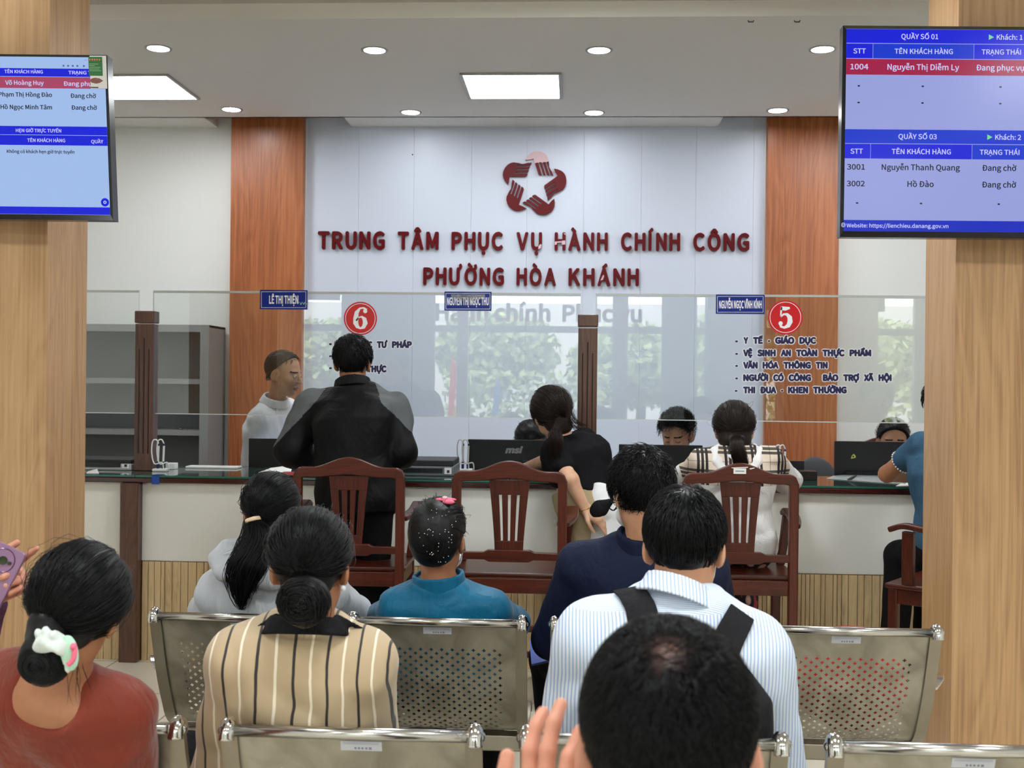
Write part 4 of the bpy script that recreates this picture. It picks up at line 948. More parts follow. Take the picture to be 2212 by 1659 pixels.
# ------------------------------------------------------------------ soft-body modelling: distance fields meshed as one continuous surface
def _h3(i, j, k):
    n = (i*374761393 + j*668265263 + k*1274126177) & 0xffffffff
    n = ((n ^ (n >> 13))*1274126177) & 0xffffffff
    return ((n ^ (n >> 16)) & 0xffff)/65535.0
def vnoise(p):
    i = np.floor(p).astype(np.int64); f = p - i; f = f*f*(3-2*f); out = 0
    for a in (0, 1):
        for b in (0, 1):
            for c in (0, 1):
                w = (f[:, 0] if a else 1-f[:, 0])*(f[:, 1] if b else 1-f[:, 1])*(f[:, 2] if c else 1-f[:, 2])
                out = out + w*_h3(i[:, 0]+a, i[:, 1]+b, i[:, 2]+c)
    return out*2-1
def V3(p): return np.array([p[0], p[1], p[2]], dtype=np.float64)
def unit(v): v = V3(v); return v/np.linalg.norm(v)
class Grid:
    def __init__(s, lo, hi, h, fine=()):
        s.ax = []
        for d in range(3):
            x = lo[d]; L = [x]
            while x < hi[d]:
                st = h
                for (a, b, hf) in fine:
                    if a[d]-h <= x <= b[d]: st = min(st, hf)
                x += st; L.append(x)
            s.ax.append(np.array(L))
        s.F = np.full([len(a) for a in s.ax], 1.0, dtype=np.float32)
    def put(s, prim, k=0.012, op='u'):
        fn, lo, hi = prim; sl = []; pad = k + 0.035
        for d in range(3):
            i0 = max(np.searchsorted(s.ax[d], lo[d]-pad)-1, 0); i1 = min(np.searchsorted(s.ax[d], hi[d]+pad)+1, len(s.ax[d]))
            if i1 <= i0: return
            sl.append(slice(i0, i1))
        sl = tuple(sl); X = s.ax[0][sl[0]][:, None, None]; Y = s.ax[1][sl[1]][None, :, None]; Z = s.ax[2][sl[2]][None, None, :]
        d = fn(X, Y, Z); A = s.F[sl]
        if op == 'u':
            h = np.clip(0.5+0.5*(A-d)/k, 0, 1); s.F[sl] = A*(1-h)+d*h - k*h*(1-h)
        elif op == 's':
            d = -d; h = np.clip(0.5-0.5*(A-d)/k, 0, 1); s.F[sl] = A*(1-h)+d*h + k*h*(1-h)
        else:
            h = np.clip(0.5-0.5*(A-d)/k, 0, 1); s.F[sl] = A*(1-h)+d*h + k*h*(1-h)
    def cut(s, fn, k=0.008):               # keep only where fn < 0
        X = s.ax[0][:, None, None]; Y = s.ax[1][None, :, None]; Z = s.ax[2][None, None, :]
        d = fn(X, Y, Z); A = s.F; h = np.clip(0.5-0.5*(A-d)/k, 0, 1); s.F = (A*(1-h)+d*h + k*h*(1-h)).astype(np.float32)
    def rough(s, amp, freq, seed=0, band=0.03):
        m = np.abs(s.F) < band; i = np.nonzero(m)
        p = np.stack([s.ax[d][i[d]] for d in range(3)], 1); f = np.array(freq if hasattr(freq, '__len__') else (freq,)*3)
        q = p*f + seed*7.31; w = vnoise(q*0.6+3.3)
        n = 1-2*np.abs(vnoise(q + 0.7*w[:, None])); s.F[i] += (amp*(n*0.6 + 0.4*vnoise(q*2.1) - 0.45)).astype(np.float32)
    def mesh(s, smooth=1):
        F = s.F; ins = F < 0; n = F.shape
        c = np.zeros([k-1 for k in n], dtype=np.int8)
        for a in (0, 1):
            for b in (0, 1):
                for d in (0, 1): c += ins[a:n[0]-1+a, b:n[1]-1+b, d:n[2]-1+d]
        act = (c > 0) & (c < 8); ijk = np.argwhere(act); N = len(ijk)
        idx = np.full(act.shape, -1, dtype=np.int64); idx[act] = np.arange(N)
        acc = np.zeros((N, 3)); cnt = np.zeros(N); I, J, K = ijk.T
        for ax in range(3):
            o = [d for d in range(3) if d != ax]
            for a in (0, 1):
                for b in (0, 1):
                    o0 = [0, 0, 0]; o0[o[0]] = a; o0[o[1]] = b; o1 = list(o0); o1[ax] = 1
                    f0 = F[I+o0[0], J+o0[1], K+o0[2]]; f1 = F[I+o1[0], J+o1[1], K+o1[2]]; m = (f0 < 0) != (f1 < 0)
                    t = np.where(m, f0/np.where(m, f0-f1, 1), 0)
                    for d in range(3):
                        A = s.ax[d]; q0 = A[ijk[:, d]+o0[d]]; q1 = A[ijk[:, d]+o1[d]]; acc[:, d] += np.where(m, q0+t*(q1-q0), 0)
                    cnt += m
        v = acc/np.maximum(cnt, 1)[:, None]; quads = []
        for ax in range(3):
            s0 = [slice(None)]*3; s1 = [slice(None)]*3; s0[ax] = slice(0, n[ax]-1); s1[ax] = slice(1, n[ax])
            A, B = ins[tuple(s0)], ins[tuple(s1)]; e = np.argwhere(A != B); o1, o2 = [(1, 2), (2, 0), (0, 1)][ax]
            e = e[(e[:, o1] > 0) & (e[:, o2] > 0) & (e[:, o1] < n[o1]-1) & (e[:, o2] < n[o2]-1)]
            fl = A[e[:, 0], e[:, 1], e[:, 2]]
            def cell(d1, d2):
                q = e.copy(); q[:, o1] += d1; q[:, o2] += d2; return idx[q[:, 0], q[:, 1], q[:, 2]]
            a, b, c2, d = cell(-1, -1), cell(0, -1), cell(0, 0), cell(-1, 0)
            q = np.stack([a, b, c2, d], 1); q[~fl] = q[~fl][:, ::-1]; quads.append(q)
        f = np.concatenate(quads); f = f[(f >= 0).all(1)]
        for _ in range(smooth):
            S = np.zeros_like(v); C = np.zeros(len(v))
            for a, b in ((0, 1), (1, 2), (2, 3), (3, 0)):
                np.add.at(S, f[:, a], v[f[:, b]]); np.add.at(C, f[:, a], 1); np.add.at(S, f[:, b], v[f[:, a]]); np.add.at(C, f[:, b], 1)
            v = v*0.45 + 0.55*S/np.maximum(C, 1)[:, None]
        return v, f
def cone(a, b, ra, rb):
    a, b = V3(a), V3(b); ba = b-a; L2 = max(ba@ba, 1e-9); R = max(ra, rb)
    def fn(X, Y, Z):
        x, y, z = X-a[0], Y-a[1], Z-a[2]; t = np.clip((x*ba[0]+y*ba[1]+z*ba[2])/L2, 0, 1)
        return np.sqrt((x-ba[0]*t)**2+(y-ba[1]*t)**2+(z-ba[2]*t)**2) - (ra+(rb-ra)*t)
    return fn, np.minimum(a, b)-R, np.maximum(a, b)+R
def ell(c, r, R=None):
    c = V3(c); r = np.array(r if hasattr(r, '__len__') else (r, r, r), dtype=float); R = np.eye(3) if R is None else R; m = r.max()
    def fn(X, Y, Z):
        x, y, z = X-c[0], Y-c[1], Z-c[2]
        l = [(x*R[0, i]+y*R[1, i]+z*R[2, i]) for i in range(3)]
        k0 = np.sqrt(sum((l[i]/r[i])**2 for i in range(3)))+1e-9; k1 = np.sqrt(sum((l[i]/r[i]**2)**2 for i in range(3)))+1e-9
        return k0*(k0-1)/k1
    return fn, c-m, c+m
def loft(secs, u, v, n=2.4, grow=0.0):
    """secs: (centre, half width, half depth) along a spine; u, v the width and depth axes"""
    C = np.array([V3(s[0]) for s in secs]); A = np.array([s[1] for s in secs])+grow; B = np.array([s[2] for s in secs])+grow
    w = unit(C[-1]-C[0]); u = unit(u); v = unit(v); S = (C-C[0])@w; m = max(A.max(), B.max())
    def fn(X, Y, Z):
        x, y, z = X-C[0, 0], Y-C[0, 1], Z-C[0, 2]; s = x*w[0]+y*w[1]+z*w[2]; sc = np.clip(s, S[0], S[-1])
        cx, cy, cz = (np.interp(sc, S, C[:, d]-C[0, d]) for d in range(3)); a = np.interp(sc, S, A); b = np.interp(sc, S, B)
        qx, qy, qz = x-cx, y-cy, z-cz; qu = np.abs(qx*u[0]+qy*u[1]+qz*u[2]); qv = np.abs(qx*v[0]+qy*v[1]+qz*v[2])
        d = (((qu/a)**n+(qv/b)**n)**(1/n)-1)*np.minimum(a, b); e = np.maximum(S[0]-s, s-S[-1])
        return np.where(e > 0, np.sqrt(np.maximum(d, 0)**2+e**2)+np.minimum(d, 0)*0, np.maximum(d, e))
    return fn, C.min(0)-m, C.max(0)+m
def ring(c, axis, front, a, b, th, h, flare=0.0):
    c = V3(c); w = unit(axis); f = V3(front); f = unit(f-w*(f@w)); u = np.cross(f, w); m = max(a, b)+th+h
    def fn(X, Y, Z):
        x, y, z = X-c[0], Y-c[1], Z-c[2]; s = x*w[0]+y*w[1]+z*w[2]; qu = x*u[0]+y*u[1]+z*u[2]; qv = x*f[0]+y*f[1]+z*f[2]
        k = 1+flare*s/max(h, 1e-6); d = np.abs(np.sqrt((qu/(a*k))**2+(qv/(b*k))**2)-1)*min(a, b)-th
        return np.maximum(d, np.abs(s)-h/2)
    return fn, c-m, c+m
def headR(yaw, pitch, roll):
    return np.array((Matrix.Rotation(math.radians(yaw), 3, 'Z') @ Matrix.Rotation(math.radians(-pitch), 3, 'X') @ Matrix.Rotation(math.radians(roll), 3, 'Y')))
class Head:
    def __init__(s, c, yaw=0, pitch=0, roll=0, k=1.0): s.c = V3(c); s.R = headR(yaw, pitch, roll); s.k = k
    def w(s, p): return s.c + s.R @ (np.array(p, float)*s.k)
    def W(s, p): return s.c + (np.asarray(p)*s.k) @ s.R.T
    def loc(s, p): return ((np.asarray(p)-s.c) @ s.R)/s.k
    def e(s, p, r, tilt=None):
        R = s.R if tilt is None else s.R @ tilt
        return ell(s.w(p), np.array(r if hasattr(r, '__len__') else (r,)*3)*s.k, R)
    def cn(s, a, b, ra, rb): return cone(s.w(a), s.w(b), ra*s.k, rb*s.k)
def put_head(g, h, jaw=1.0, earout=1.25):
    g.put(h.e((0, -.012, .035), (.073, .094, .083)), .01)
    g.put(h.e((0, .022, -.032), (.060*jaw, .070, .082)), .03)
    g.put(h.e((0, .060, -.096), (.024*jaw, .020, .019)), .02)
    g.put(h.e((0, .072, .022), (.046, .016, .013)), .02)
    for s in (-1, 1):
        g.put(h.e((s*.043*jaw, .012, -.058), (.020, .034, .030)), .02); g.put(h.e((s*.040, .058, -.024), (.021, .022, .02)), .02)
        g.put(h.e((s*.030, .097, .001), (.017, .011, .010)), .008, 's')
        g.put(h.e((s*.030, .0795, .001), (.0135, .0125, .0115)), .004)
    g.put(h.cn((0, .088, .010), (0, .107, -.026), .0075, .0125), .010)
    for s in (-1, 1): g.put(h.e((s*.0105, .100, -.031), (.0085, .010, .008)), .006)
    g.put(h.e((0, .0885, -.060), (.022, .009, .0062)), .006); g.put(h.e((0, .0875, -.071), (.019, .009, .0072)), .006)
    g.put(h.e((0, .100, -.0655), (.022, .006, .0016)), .003, 's')
    for s in (-1, 1):
        T = np.array(Matrix.Rotation(s*math.radians(24*earout), 3, 'Z') @ Matrix.Rotation(math.radians(-10), 3, 'X'))
        g.put(h.e((s*.080, -.014, -.010), (.009, .0215, .036), T), .005)
        g.put(h.e((s*.089, -.004, -.006), (.007, .010, .017), T), .005, 's'); g.put(h.e((s*.077, -.004, -.036), (.008, .010, .011)), .006)
def head_zone(h, closed=False):
    def z(c):
        l = h.loc(c); x, y, zz = np.abs(l[:, 0]), l[:, 1], l[:, 2]; m = np.zeros(len(c), int)
        fr = y > .055
        m[fr & (((x/.0215)**2+((zz+.066)/.0115)**2) < 1) & (y > .078)] = 1
        m[fr & (np.abs(x-.032) < .020) & (np.abs(zz-.0235-(x-.032)*-.10) < .0042)] = 2
        ey = fr & ((((x-.030)/.0130)**2+((zz+.0005)/.0034)**2) < 1); m[ey] = 3
        m[ey & (np.abs(x-.030) < .0062)] = 4
        if closed: m[m >= 3] = 0; m[fr & (np.abs(x-.030) < .013) & (np.abs(zz+.004) < .0022)] = 2
        return m
    return z
def put_hand(g, wr, d, n, k=1.0, curl=(.25, .3, .35, .4), thumb=1, spread=.06, tcurl=.5, fr=1.0):
    """wrist, direction to the knuckles, palm normal, per-finger curl; thumb side +1/-1 along d x n"""
    d = unit(d); n = V3(n); n = unit(n-d*(n@d)); b = np.cross(d, n)*thumb; wr = V3(wr)
    for o, L in ((-.026, .080), (-.009, .086), (.010, .088), (.028, .083)):
        g.put(cone(wr+b*o*.55*k+d*.01*k, wr+d*L*k+b*o*k, .0155*k, .0125*k), .016)
    for i, (o, L, r) in enumerate(((.029, .083, .0088), (.010, .090, .0092), (-.009, .086, .0088), (-.027, .077, .0076))):
        p = wr+d*.084*k*(.97 if i != 3 else .92)+b*o*k; a = 0.0; c = curl[i]; side = b*(spread*(1.5-i))
        for j, f in enumerate((.46, .30, .24)):
            a += c*(1.0 if j == 0 else 1.15); q = p+(unit(d+side)*math.cos(a)+n*math.sin(a))*L*f*k
            g.put(cone(p, q, r*k*(1-.07*j)*fr, r*k*(.95-.09*j)*fr), .004); p = q
    p = wr+d*.022*k+b*.024*k; q = p+unit(d*.62+b*.72+n*.25*tcurl)*.046*k; g.put(cone(p, q, .0155*k, .0115*k), .012)
    r_ = q+unit(d*.85+b*.35+n*.5*tcurl)*.032*k; g.put(cone(q, r_, .0108*k, .0098*k), .004); g.put(cone(r_, r_+unit(d*.95+b*.08+n*.7*tcurl)*.026*k, .0098*k, .0080*k), .004)
def sobj(name, vf, mats, parent, zone=None, label=None):
    v, f = vf
    off = Vector((0, 0, 0)); L = parent
    while L is not None: off += L.location; L = L.parent
    fm = zone(v[f].mean(1)) if zone is not None else None
    o = bpy.data.objects.new(name, mkmesh(name, v-np.array(off), f, mats, fm, True)); COL.objects.link(o); o.parent = parent
    if label: o['label'] = label
    return o
# ------------------------------------------------------------------ hair strands
def strand_mesh(PTS, rad, ref):
    """PTS (S,N,3) -> three-sided tapering tubes"""
    S, N, _ = PTS.shape; t = np.gradient(PTS, axis=1); t /= np.linalg.norm(t, axis=2, keepdims=True)+1e-9
    a = ref - t*np.sum(ref*t, axis=2, keepdims=True); a /= np.linalg.norm(a, axis=2, keepdims=True)+1e-9; b = np.cross(t, a)
    tp = np.clip(np.minimum(np.linspace(0.5, 2.2, N), np.linspace(2.6, 0.25, N)), 0, 1)[None, :, None]*np.asarray(rad).reshape(-1, 1, 1)
    ring_ = np.stack([PTS + (a*math.cos(x)+b*math.sin(x))*tp for x in (0, 2.1, 4.2)], 2); v = ring_.reshape(-1, 3)
    i = np.arange(S)[:, None, None]*N*3; j = np.arange(N-1)[None, :, None]*3; k = np.arange(3)[None, None, :]; k2 = (k+1) % 3
    f = np.stack([i+j+k, i+j+k2, i+j+3+k2, i+j+3+k], -1).reshape(-1, 4); return v, f
def join(*vfs):
    vs = []; fs = []; n = 0
    for v, f in vfs: vs.append(v); fs.append(np.asarray(f)+n); n += len(v)
    return np.concatenate(vs), np.concatenate(fs)
CAPC = np.array([0, -.014, .037]); CAPR = np.array([.076, .098, .086])
def cap_field(h, th, hair='plane', ear=True, nape=-.075, lo_cut=None):
    """hair volume over the skull in world space"""
    R = (CAPR.max()+th+.03)*h.k; g = Grid(h.c-R, h.c+R, .004 if h.k*th < .05 else .005)
    g.put(h.e(CAPC, CAPR+th), .01)
    return g
def hair_plane(c=.008, a=.75, b=.66):
    return lambda l: a*l[..., 1]-b*l[..., 2]-c
def grid_loc(h):
    def wrap(fn):
        def f(X, Y, Z):
            x, y, z = X-h.c[0], Y-h.c[1], Z-h.c[2]; R = h.R
            l = [(x*R[0, i]+y*R[1, i]+z*R[2, i])/h.k for i in range(3)]
            return fn(*l)*h.k
        return f
    return wrap
def dirs_in(n, ok, seed):
    r = np.random.default_rng(seed); out = []
    while sum(len(o) for o in out) < n:
        d = r.normal(size=(n*4, 3)); d /= np.linalg.norm(d, axis=1, keepdims=True); l = CAPC + d*CAPR; out.append(d[ok(l)])
    return np.concatenate(out)[:n]
def slerp(A, B, t):
    c = np.clip(np.sum(A*B, -1), -.999, .999); o = np.arccos(c); s = np.sin(o)
    return (np.sin((1-t)*o)/s)[..., None]*A + (np.sin(t*o)/s)[..., None]*B
def strands_to(h, T, n, th, seed, ok, wob=.004, rad=.0009, N=9, tail=1.0, lift=0.0):
    """combed hair: from the hairline over the skull to the tie direction T"""
    r = np.random.default_rng(seed); A = dirs_in(n, ok, seed); B = unit(T)+r.normal(size=(n, 3))*.05; B /= np.linalg.norm(B, axis=1, keepdims=True)
    P_ = []
    ph = r.uniform(0, 6, n); am = r.normal(size=n)*wob
    for t in np.linspace(0, tail, N):
        d = slerp(A, B, np.full(n, t)); k = 1+np.maximum(am, 0)*math.sin(PI*t)*14*.3+lift*math.sin(PI*t)*r.uniform(0, 1, n)
        l = CAPC + d*(CAPR+th+.0012)*k[:, None]; l[:, 0] += am*np.sin(3*t+ph)*1.2; P_.append(l)
    PT = np.stack(P_, 1); ref = PT-CAPC; return strand_mesh(h.W(PT), rad*h.k, ref @ h.R.T)
def strands_short(h, Wd, n, th, seed, ok, L=(.03, .05), lift=.10, rad=.0011, N=5, comb=None, jit=.25):
    """short hair growing away from the crown whorl"""
    r = np.random.default_rng(seed); A = dirs_in(n, ok, seed); Wd = unit(Wd); away = A*(A@Wd)[:, None]-Wd[None]
    if comb is not None: away = away*.5+np.array(comb)[None]
    away += r.normal(size=(n, 3))*jit; away -= A*np.sum(A*away, 1)[:, None]; away /= np.linalg.norm(away, axis=1, keepdims=True)+1e-9
    le = r.uniform(L[0], L[1], n); P_ = []; lf = r.uniform(.2, 1.2, n)*lift
    for t in np.linspace(0, 1, N):
        d = A+away*(le*t/.09)[:, None]; d /= np.linalg.norm(d, axis=1, keepdims=True)
        P_.append(CAPC + d*(CAPR+th-.007+.011*min(t*1.6, 1))*(1+lf*(t**1.0)*.6)[:, None])
    PT = np.stack(P_, 1); return strand_mesh(h.W(PT), rad*h.k, (PT-CAPC) @ h.R.T)
def lock(pts, n, r0, seed, r1=None, rad=.0009, N=14, wav=.004, prof=None):
    """a lock of hair (ponytail) spread round a path, world space"""
    r = np.random.default_rng(seed); pth = np.array([V3(p) for p in smooth_path(pts, 5)]); s = np.linspace(0, 1, len(pth)); P_ = []
    a = r.uniform(0, 2*PI, n); q = np.sqrt(r.uniform(0, 1, n)); end = r.uniform(.78, 1.03, n); ph = r.uniform(0, 6, n)
    r1 = r0 if r1 is None else r1; t0 = unit(pth[-1]-pth[0]); u = unit(np.cross(t0, [0.3, 1, .2])); w = np.cross(t0, u)
    for t in np.linspace(0, 1, N):
        tt = np.clip(t*end, 0, 1); c = np.stack([np.interp(tt, s, pth[:, d]) for d in range(3)], 1); R = (np.interp(t, prof[0], prof[1]) if prof else (r0+(r1-r0)*t))*q
        an = a+.5*math.sin(2*t)+.12*np.sin(7*t+ph)
        P_.append(c+(np.cos(an)*R)[:, None]*u+(np.sin(an)*R)[:, None]*w + (wav*np.sin(5*t+ph))[:, None]*u)
    PT = np.stack(P_, 1); ref = np.repeat(u[None, None], n, 0)+np.zeros_like(PT); return strand_mesh(PT, rad, ref)
def surf(o):
    from mathutils.bvhtree import BVHTree
    L = o; off = Vector((0, 0, 0))
    while L is not None: off += L.location; L = L.parent
    return BVHTree.FromPolygons([v.co + off for v in o.data.vertices], [tuple(p.vertices) for p in o.data.polygons])
def snap(tree, px, py, lift=.006):
    d = ray(px, py).normalized(); hit = tree.ray_cast(Vector((0, 0, CAM_Z)), d)
    if hit[0] is None: return None
    n = hit[1] if hit[1].dot(d) < 0 else -hit[1]
    return hit[0] + n*lift
def strip_on(tree, left, right, lift=.004, th=.006, n=14):
    def res(L):
        L = np.array(L, float); s = np.linspace(0, len(L)-1, n); return np.stack([np.interp(s, np.arange(len(L)), L[:, k]) for k in (0, 1)], 1)
    A, B = res(left), res(right); m = MB(); rows = []
    for a, b in zip(A, B):
        p, q = snap(tree, *a, lift), snap(tree, *b, lift)
        if p is None or q is None: continue
        c = snap(tree, *((a+b)/2), lift) or (p+q)/2; rows.append((p, c, q))
    for i, (p, c, q) in enumerate(rows):
        t = (rows[min(i+1, len(rows)-1)][1]-rows[max(i-1, 0)][1]).normalized(); nn = t.cross(q-p).normalized()
        if nn.y > 0: nn = -nn
        m.v += [tuple(x) for x in (p, c, q, p+nn*th, c+nn*th, q+nn*th)]
    for i in range(len(rows)-1):
        o = i*6
        for f in ((3, 4, 10, 9), (4, 5, 11, 10), (0, 3, 9, 6), (5, 2, 8, 11), (1, 0, 6, 7), (2, 1, 7, 8)): m.f.append(tuple(o+k for k in f)); m.m.append(0)
    for o in (0, (len(rows)-1)*6): m.f.append(tuple(o+k for k in (0, 1, 2, 5, 4, 3))); m.m.append(0)
    return m
def drape(pts, rads, k=.02):
    return [(cone(a, b, ra, rb), k, 'u') for a, b, ra, rb in zip(pts[:-1], pts[1:], rads[:-1], rads[1:])]
def blob(prims, h, rough=None, smooth=1, cuts=(), pad=.03):
    lo = np.min([p[1] for p, _, o in prims if o == 'u'], 0)-pad; hi = np.max([p[2] for p, _, o in prims if o == 'u'], 0)+pad
    g = Grid(lo, hi, h)
    for p, k, o in prims: g.put(p, k, o)
    for c in cuts: g.cut(c)
    if rough: g.rough(*rough)
    return g.mesh(smooth)
# ------------------------------------------------------------------ skin, hair and cloth
def skin(name, col):
    if name in MT: return MT[name]
    m, nt, bs = _new(name); v = mapped(nt, (1, 1, 1)); n = noise_node(nt, v, 22, 5)
    c2 = (col[0]*.86, col[1]*.78, col[2]*.74, 1)
    nt.links.new(ramp(nt, n, [(.3, c2), (.7, col)]), bs.inputs['Base Color']); bs.inputs['Roughness'].default_value = .48
    bs.inputs['Subsurface Weight'].default_value = .12; bs.inputs['Subsurface Radius'].default_value = (.012, .005, .003); bs.inputs['Specular IOR Level'].default_value = .4
    bump(nt, bs, noise_node(nt, v, 420, 2), .12, .001); MT[name] = m; return m
def hairm(name, col, rough=.36):
    if name in MT: return MT[name]
    m, nt, bs = _new(name); bs.inputs['Base Color'].default_value = col; bs.inputs['Roughness'].default_value = rough; bs.inputs['Specular IOR Level'].default_value = .26
    bump(nt, bs, noise_node(nt, mapped(nt, (500, 500, 60)), 1.0, 2), .25, .002); MT[name] = m; return m
SK_A = skin('skin_tan', lin(196, 148, 116)); SK_B = skin('skin_warm', lin(170, 118, 86)); SK_C = skin('skin_light', lin(214, 172, 142)); SK_D = skin('skin_pinkish', lin(206, 146, 122))
LIPS = plain('lips', lin(150, 84, 74), .45); EYEW = plain('eye_white', lin(210, 204, 196), .2); EYEB = plain('dark_iris', lin(24, 16, 12), .15)
HB = hairm('black_hair', lin(9, 9, 10), .40); HBR = hairm('dark_brown_hair', lin(36, 25, 20), .42); HBS = hairm('near_black_hair', lin(8, 8, 10), .33)
def face_mats(sk): return [sk, LIPS, HB, EYEW, EYEB]
M_PANTS = fabric('black_trousers', lin(18, 18, 20)); M_SHOE = plain('black_shoes', lin(22, 20, 20), .4)
M_ELASTIC = plain('white_mask_elastic', lin(232, 232, 230), .6); M_GOLD = plain('gold_metal', lin(214, 170, 96), .25, 1.0)

BUILD_M = dict(hip=(.165, .115), waist=(.155, .105), chest=(.178, .118), sh=(.165, .085), nk=(.068, .062), arm=(.050, .041, .029), leg=(.082, .056, .042))
BUILD_F = dict(hip=(.168, .115), waist=(.135, .098), chest=(.155, .108), sh=(.145, .078), nk=(.060, .055), arm=(.044, .037, .026), leg=(.080, .052, .040))
def torso(b, HIP, N, u, v, bend=0.02, n=2.3):
    HIP, N = V3(HIP), V3(N); w = N-HIP; v = unit(v); f = lambda t, q: HIP+w*t-v*q*bend
    return [(f(-.06, 0), b['hip'][0]*.96, b['hip'][1]), (f(.10, .3), *b['hip']), (f(.38, .8), *b['waist']), (f(.70, 1), *b['chest']), (f(.88, .6), *b['sh']), (f(1.0, 0), *b['nk'])]
def person(label, head, N, SL, SR, HIP, armL, armR, legL, legR, sk=SK_A, b=BUILD_M, top=None, pants=None, front=None, handL=None, handR=None, group=None,
           bend=.02, fineh=.0036, jaw=1.0, skinh=.012, shoes=True, topname='shirt', grow=.012, sleeve='long', sleeve_r=(.060, .052, .041), fold=(.004, 11), toph=.0085, zone=None,
           collar=None, pantname='trousers', bgrow=.012, slope=.042, topcut=None, extra_top=None, hem=0.0, neckr=(.050, .057), sleeve_end=.98, sleeve_frac=.55, closed=False, earout=1.25, loc=None, shfac=1.0, pantfold=(.004, 9)):
    u = unit(V3(SR)-V3(SL)); N, SL, SR, HIP = V3(N), V3(SL), V3(SR), V3(HIP)
    if front is None: front = np.cross(np.array([0, 0, 1.0]), u)   # faces away (+y) when SR is on +x
    w = unit(N-HIP); v = unit(V3(front)-w*(V3(front)@w)); u = unit(u-w*(u@w))
    r = thing('person', label, 'person', loc if loc is not None else (float(HIP[0]), float(HIP[1]), 0), 0, group)
    T = torso(b, HIP, N, u, v, bend)
    arms = (('L', SL, armL, handL), ('R', SR, armR, handR)); legs = ((legL, -1), (legR, 1))
    pts = [head.c, N, SL, SR, HIP] + [V3(p) for a in (armL, armR) for p in a] + [V3(p) for l in (legL, legR) if l for p in l]
    lo = np.min(pts, 0)-.24; hi = np.max(pts, 0)+.24; lo[2] = max(lo[2], 0.0)
    fine = [(head.c-.125*head.k, head.c+.13*head.k, fineh)] + [(V3(a[1])-.16, V3(a[1])+.16, .0042) for _, _, a, hh in arms if hh and hh.get('fine')]
    g = Grid(lo, hi, skinh, fine)
    g.put(loft(T, u, v), .02)
    for side, S, a, hh in arms:
        E, Wr = V3(a[0]), V3(a[1]); ra = b['arm']
        g.put(cone(N-w*.03, S, .045, .048), .04); g.put(cone(S, E, ra[0], ra[1]), .03); g.put(cone(E, Wr, ra[1], ra[2]), .02)
        hh = dict(hh) if hh else {}; hh.pop('fine', None); d = hh.pop('d', None); nn = hh.pop('n', None)
        d = unit(Wr-E) if d is None else d; nn = (np.array([0, 0, -1.0]) if abs(unit(d)[2]) < .8 else v) if nn is None else nn
        put_hand(g, Wr, d, nn, **hh)
    for l, s in legs:
        if not l: continue
        hj = HIP+u*s*.085-w*.02; K, A = V3(l[0]), V3(l[1]); rl = b['leg']
        g.put(cone(hj, K, rl[0], rl[1]), .04); g.put(cone(K, A, rl[1], rl[2]), .02)
        fd = unit([v[0], v[1], 0]); g.put(cone(A+np.array([0, 0, -.03]), A+fd*.14+np.array([0, 0, -.045]), .036, .026), .02)
    g.put(cone(N-w*.05, head.w((0, -.018, -.055)), neckr[1], neckr[0]), .02)
    put_head(g, head, jaw, earout)
    body = sobj('body', g.mesh(1), face_mats(sk), r, head_zone(head, closed))
    # the garment on the upper body
    if top is not None:
        tg = Grid(lo-.02, hi+.02, toph); T2 = list(T); T2[0] = (T[0][0]-w*hem, T[0][1], T[0][2])
        tg.put(loft(T2, u, v, grow=grow), .02)
        for side, S, a, hh in arms:
            E, Wr = V3(a[0]), V3(a[1]); sr = sleeve_r
            tg.put(cone(N-w*.035, S+w*.0, slope+grow, sr[0]*.98*shfac), .035)
            if sleeve == 'long': tg.put(cone(S, E, sr[0], sr[1]), .03); tg.put(cone(E, E+(Wr-E)*sleeve_end, sr[1], sr[2]), .02)
            elif sleeve == 'short': tg.put(cone(S, S+(E-S)*sleeve_frac, sr[0], sr[1]), .02)
        if extra_top: extra_top(tg, u, v, w)
        if topcut: tg.cut(topcut)
        if fold: tg.rough(fold[0]*1.9, fold[1], sum(map(ord, label)) % 17)
        tm = top if isinstance(top, list) else [top]
        to = sobj(topname, tg.mesh(1), tm, r, zone)
    else: to = None
    if pants is not None:
        pg = Grid([lo[0], lo[1], 0.0], [hi[0], hi[1], max(HIP[2]+.18, .4)], .011); pg.put(loft([T[0], T[1], (T[1][0]+w*.07, b['hip'][0]*.92, b['hip'][1]*.95)], u, v, grow=.008), .02)
        for l, s in legs:
            hj = HIP+u*s*.085-w*.02; K, A = V3(l[0]), V3(l[1]); rl = b['leg']
            pg.put(cone(hj, K, rl[0]+.014, rl[1]+.018), .03); pg.put(cone(K, A+np.array([0, 0, .03]), rl[1]+.018, rl[2]+.024), .02)
        pg.rough(pantfold[0], pantfold[1], 3); sobj(pantname, pg.mesh(1), pants if isinstance(pants, list) else [pants], r)
    if shoes:
        for l, s in legs:
            if not l: continue
            A = V3(l[1]); fd = unit([v[0], v[1], 0])
            sobj('shoe', blob([(cone(A+np.array([0, 0, -.035])-fd*.03, A+fd*.15+np.array([0, 0, -.052]), .045, .036), .02, 'u'), (cone(A+np.array([0, 0, -.035]), A+np.array([0, 0, .02]), .045, .042), .02, 'u')], .01,
                         cuts=[lambda X, Y, Z, z0=A[2]-.085: z0-Z+0*X+0*Y]), [M_SHOE], r)
    return r, body, to
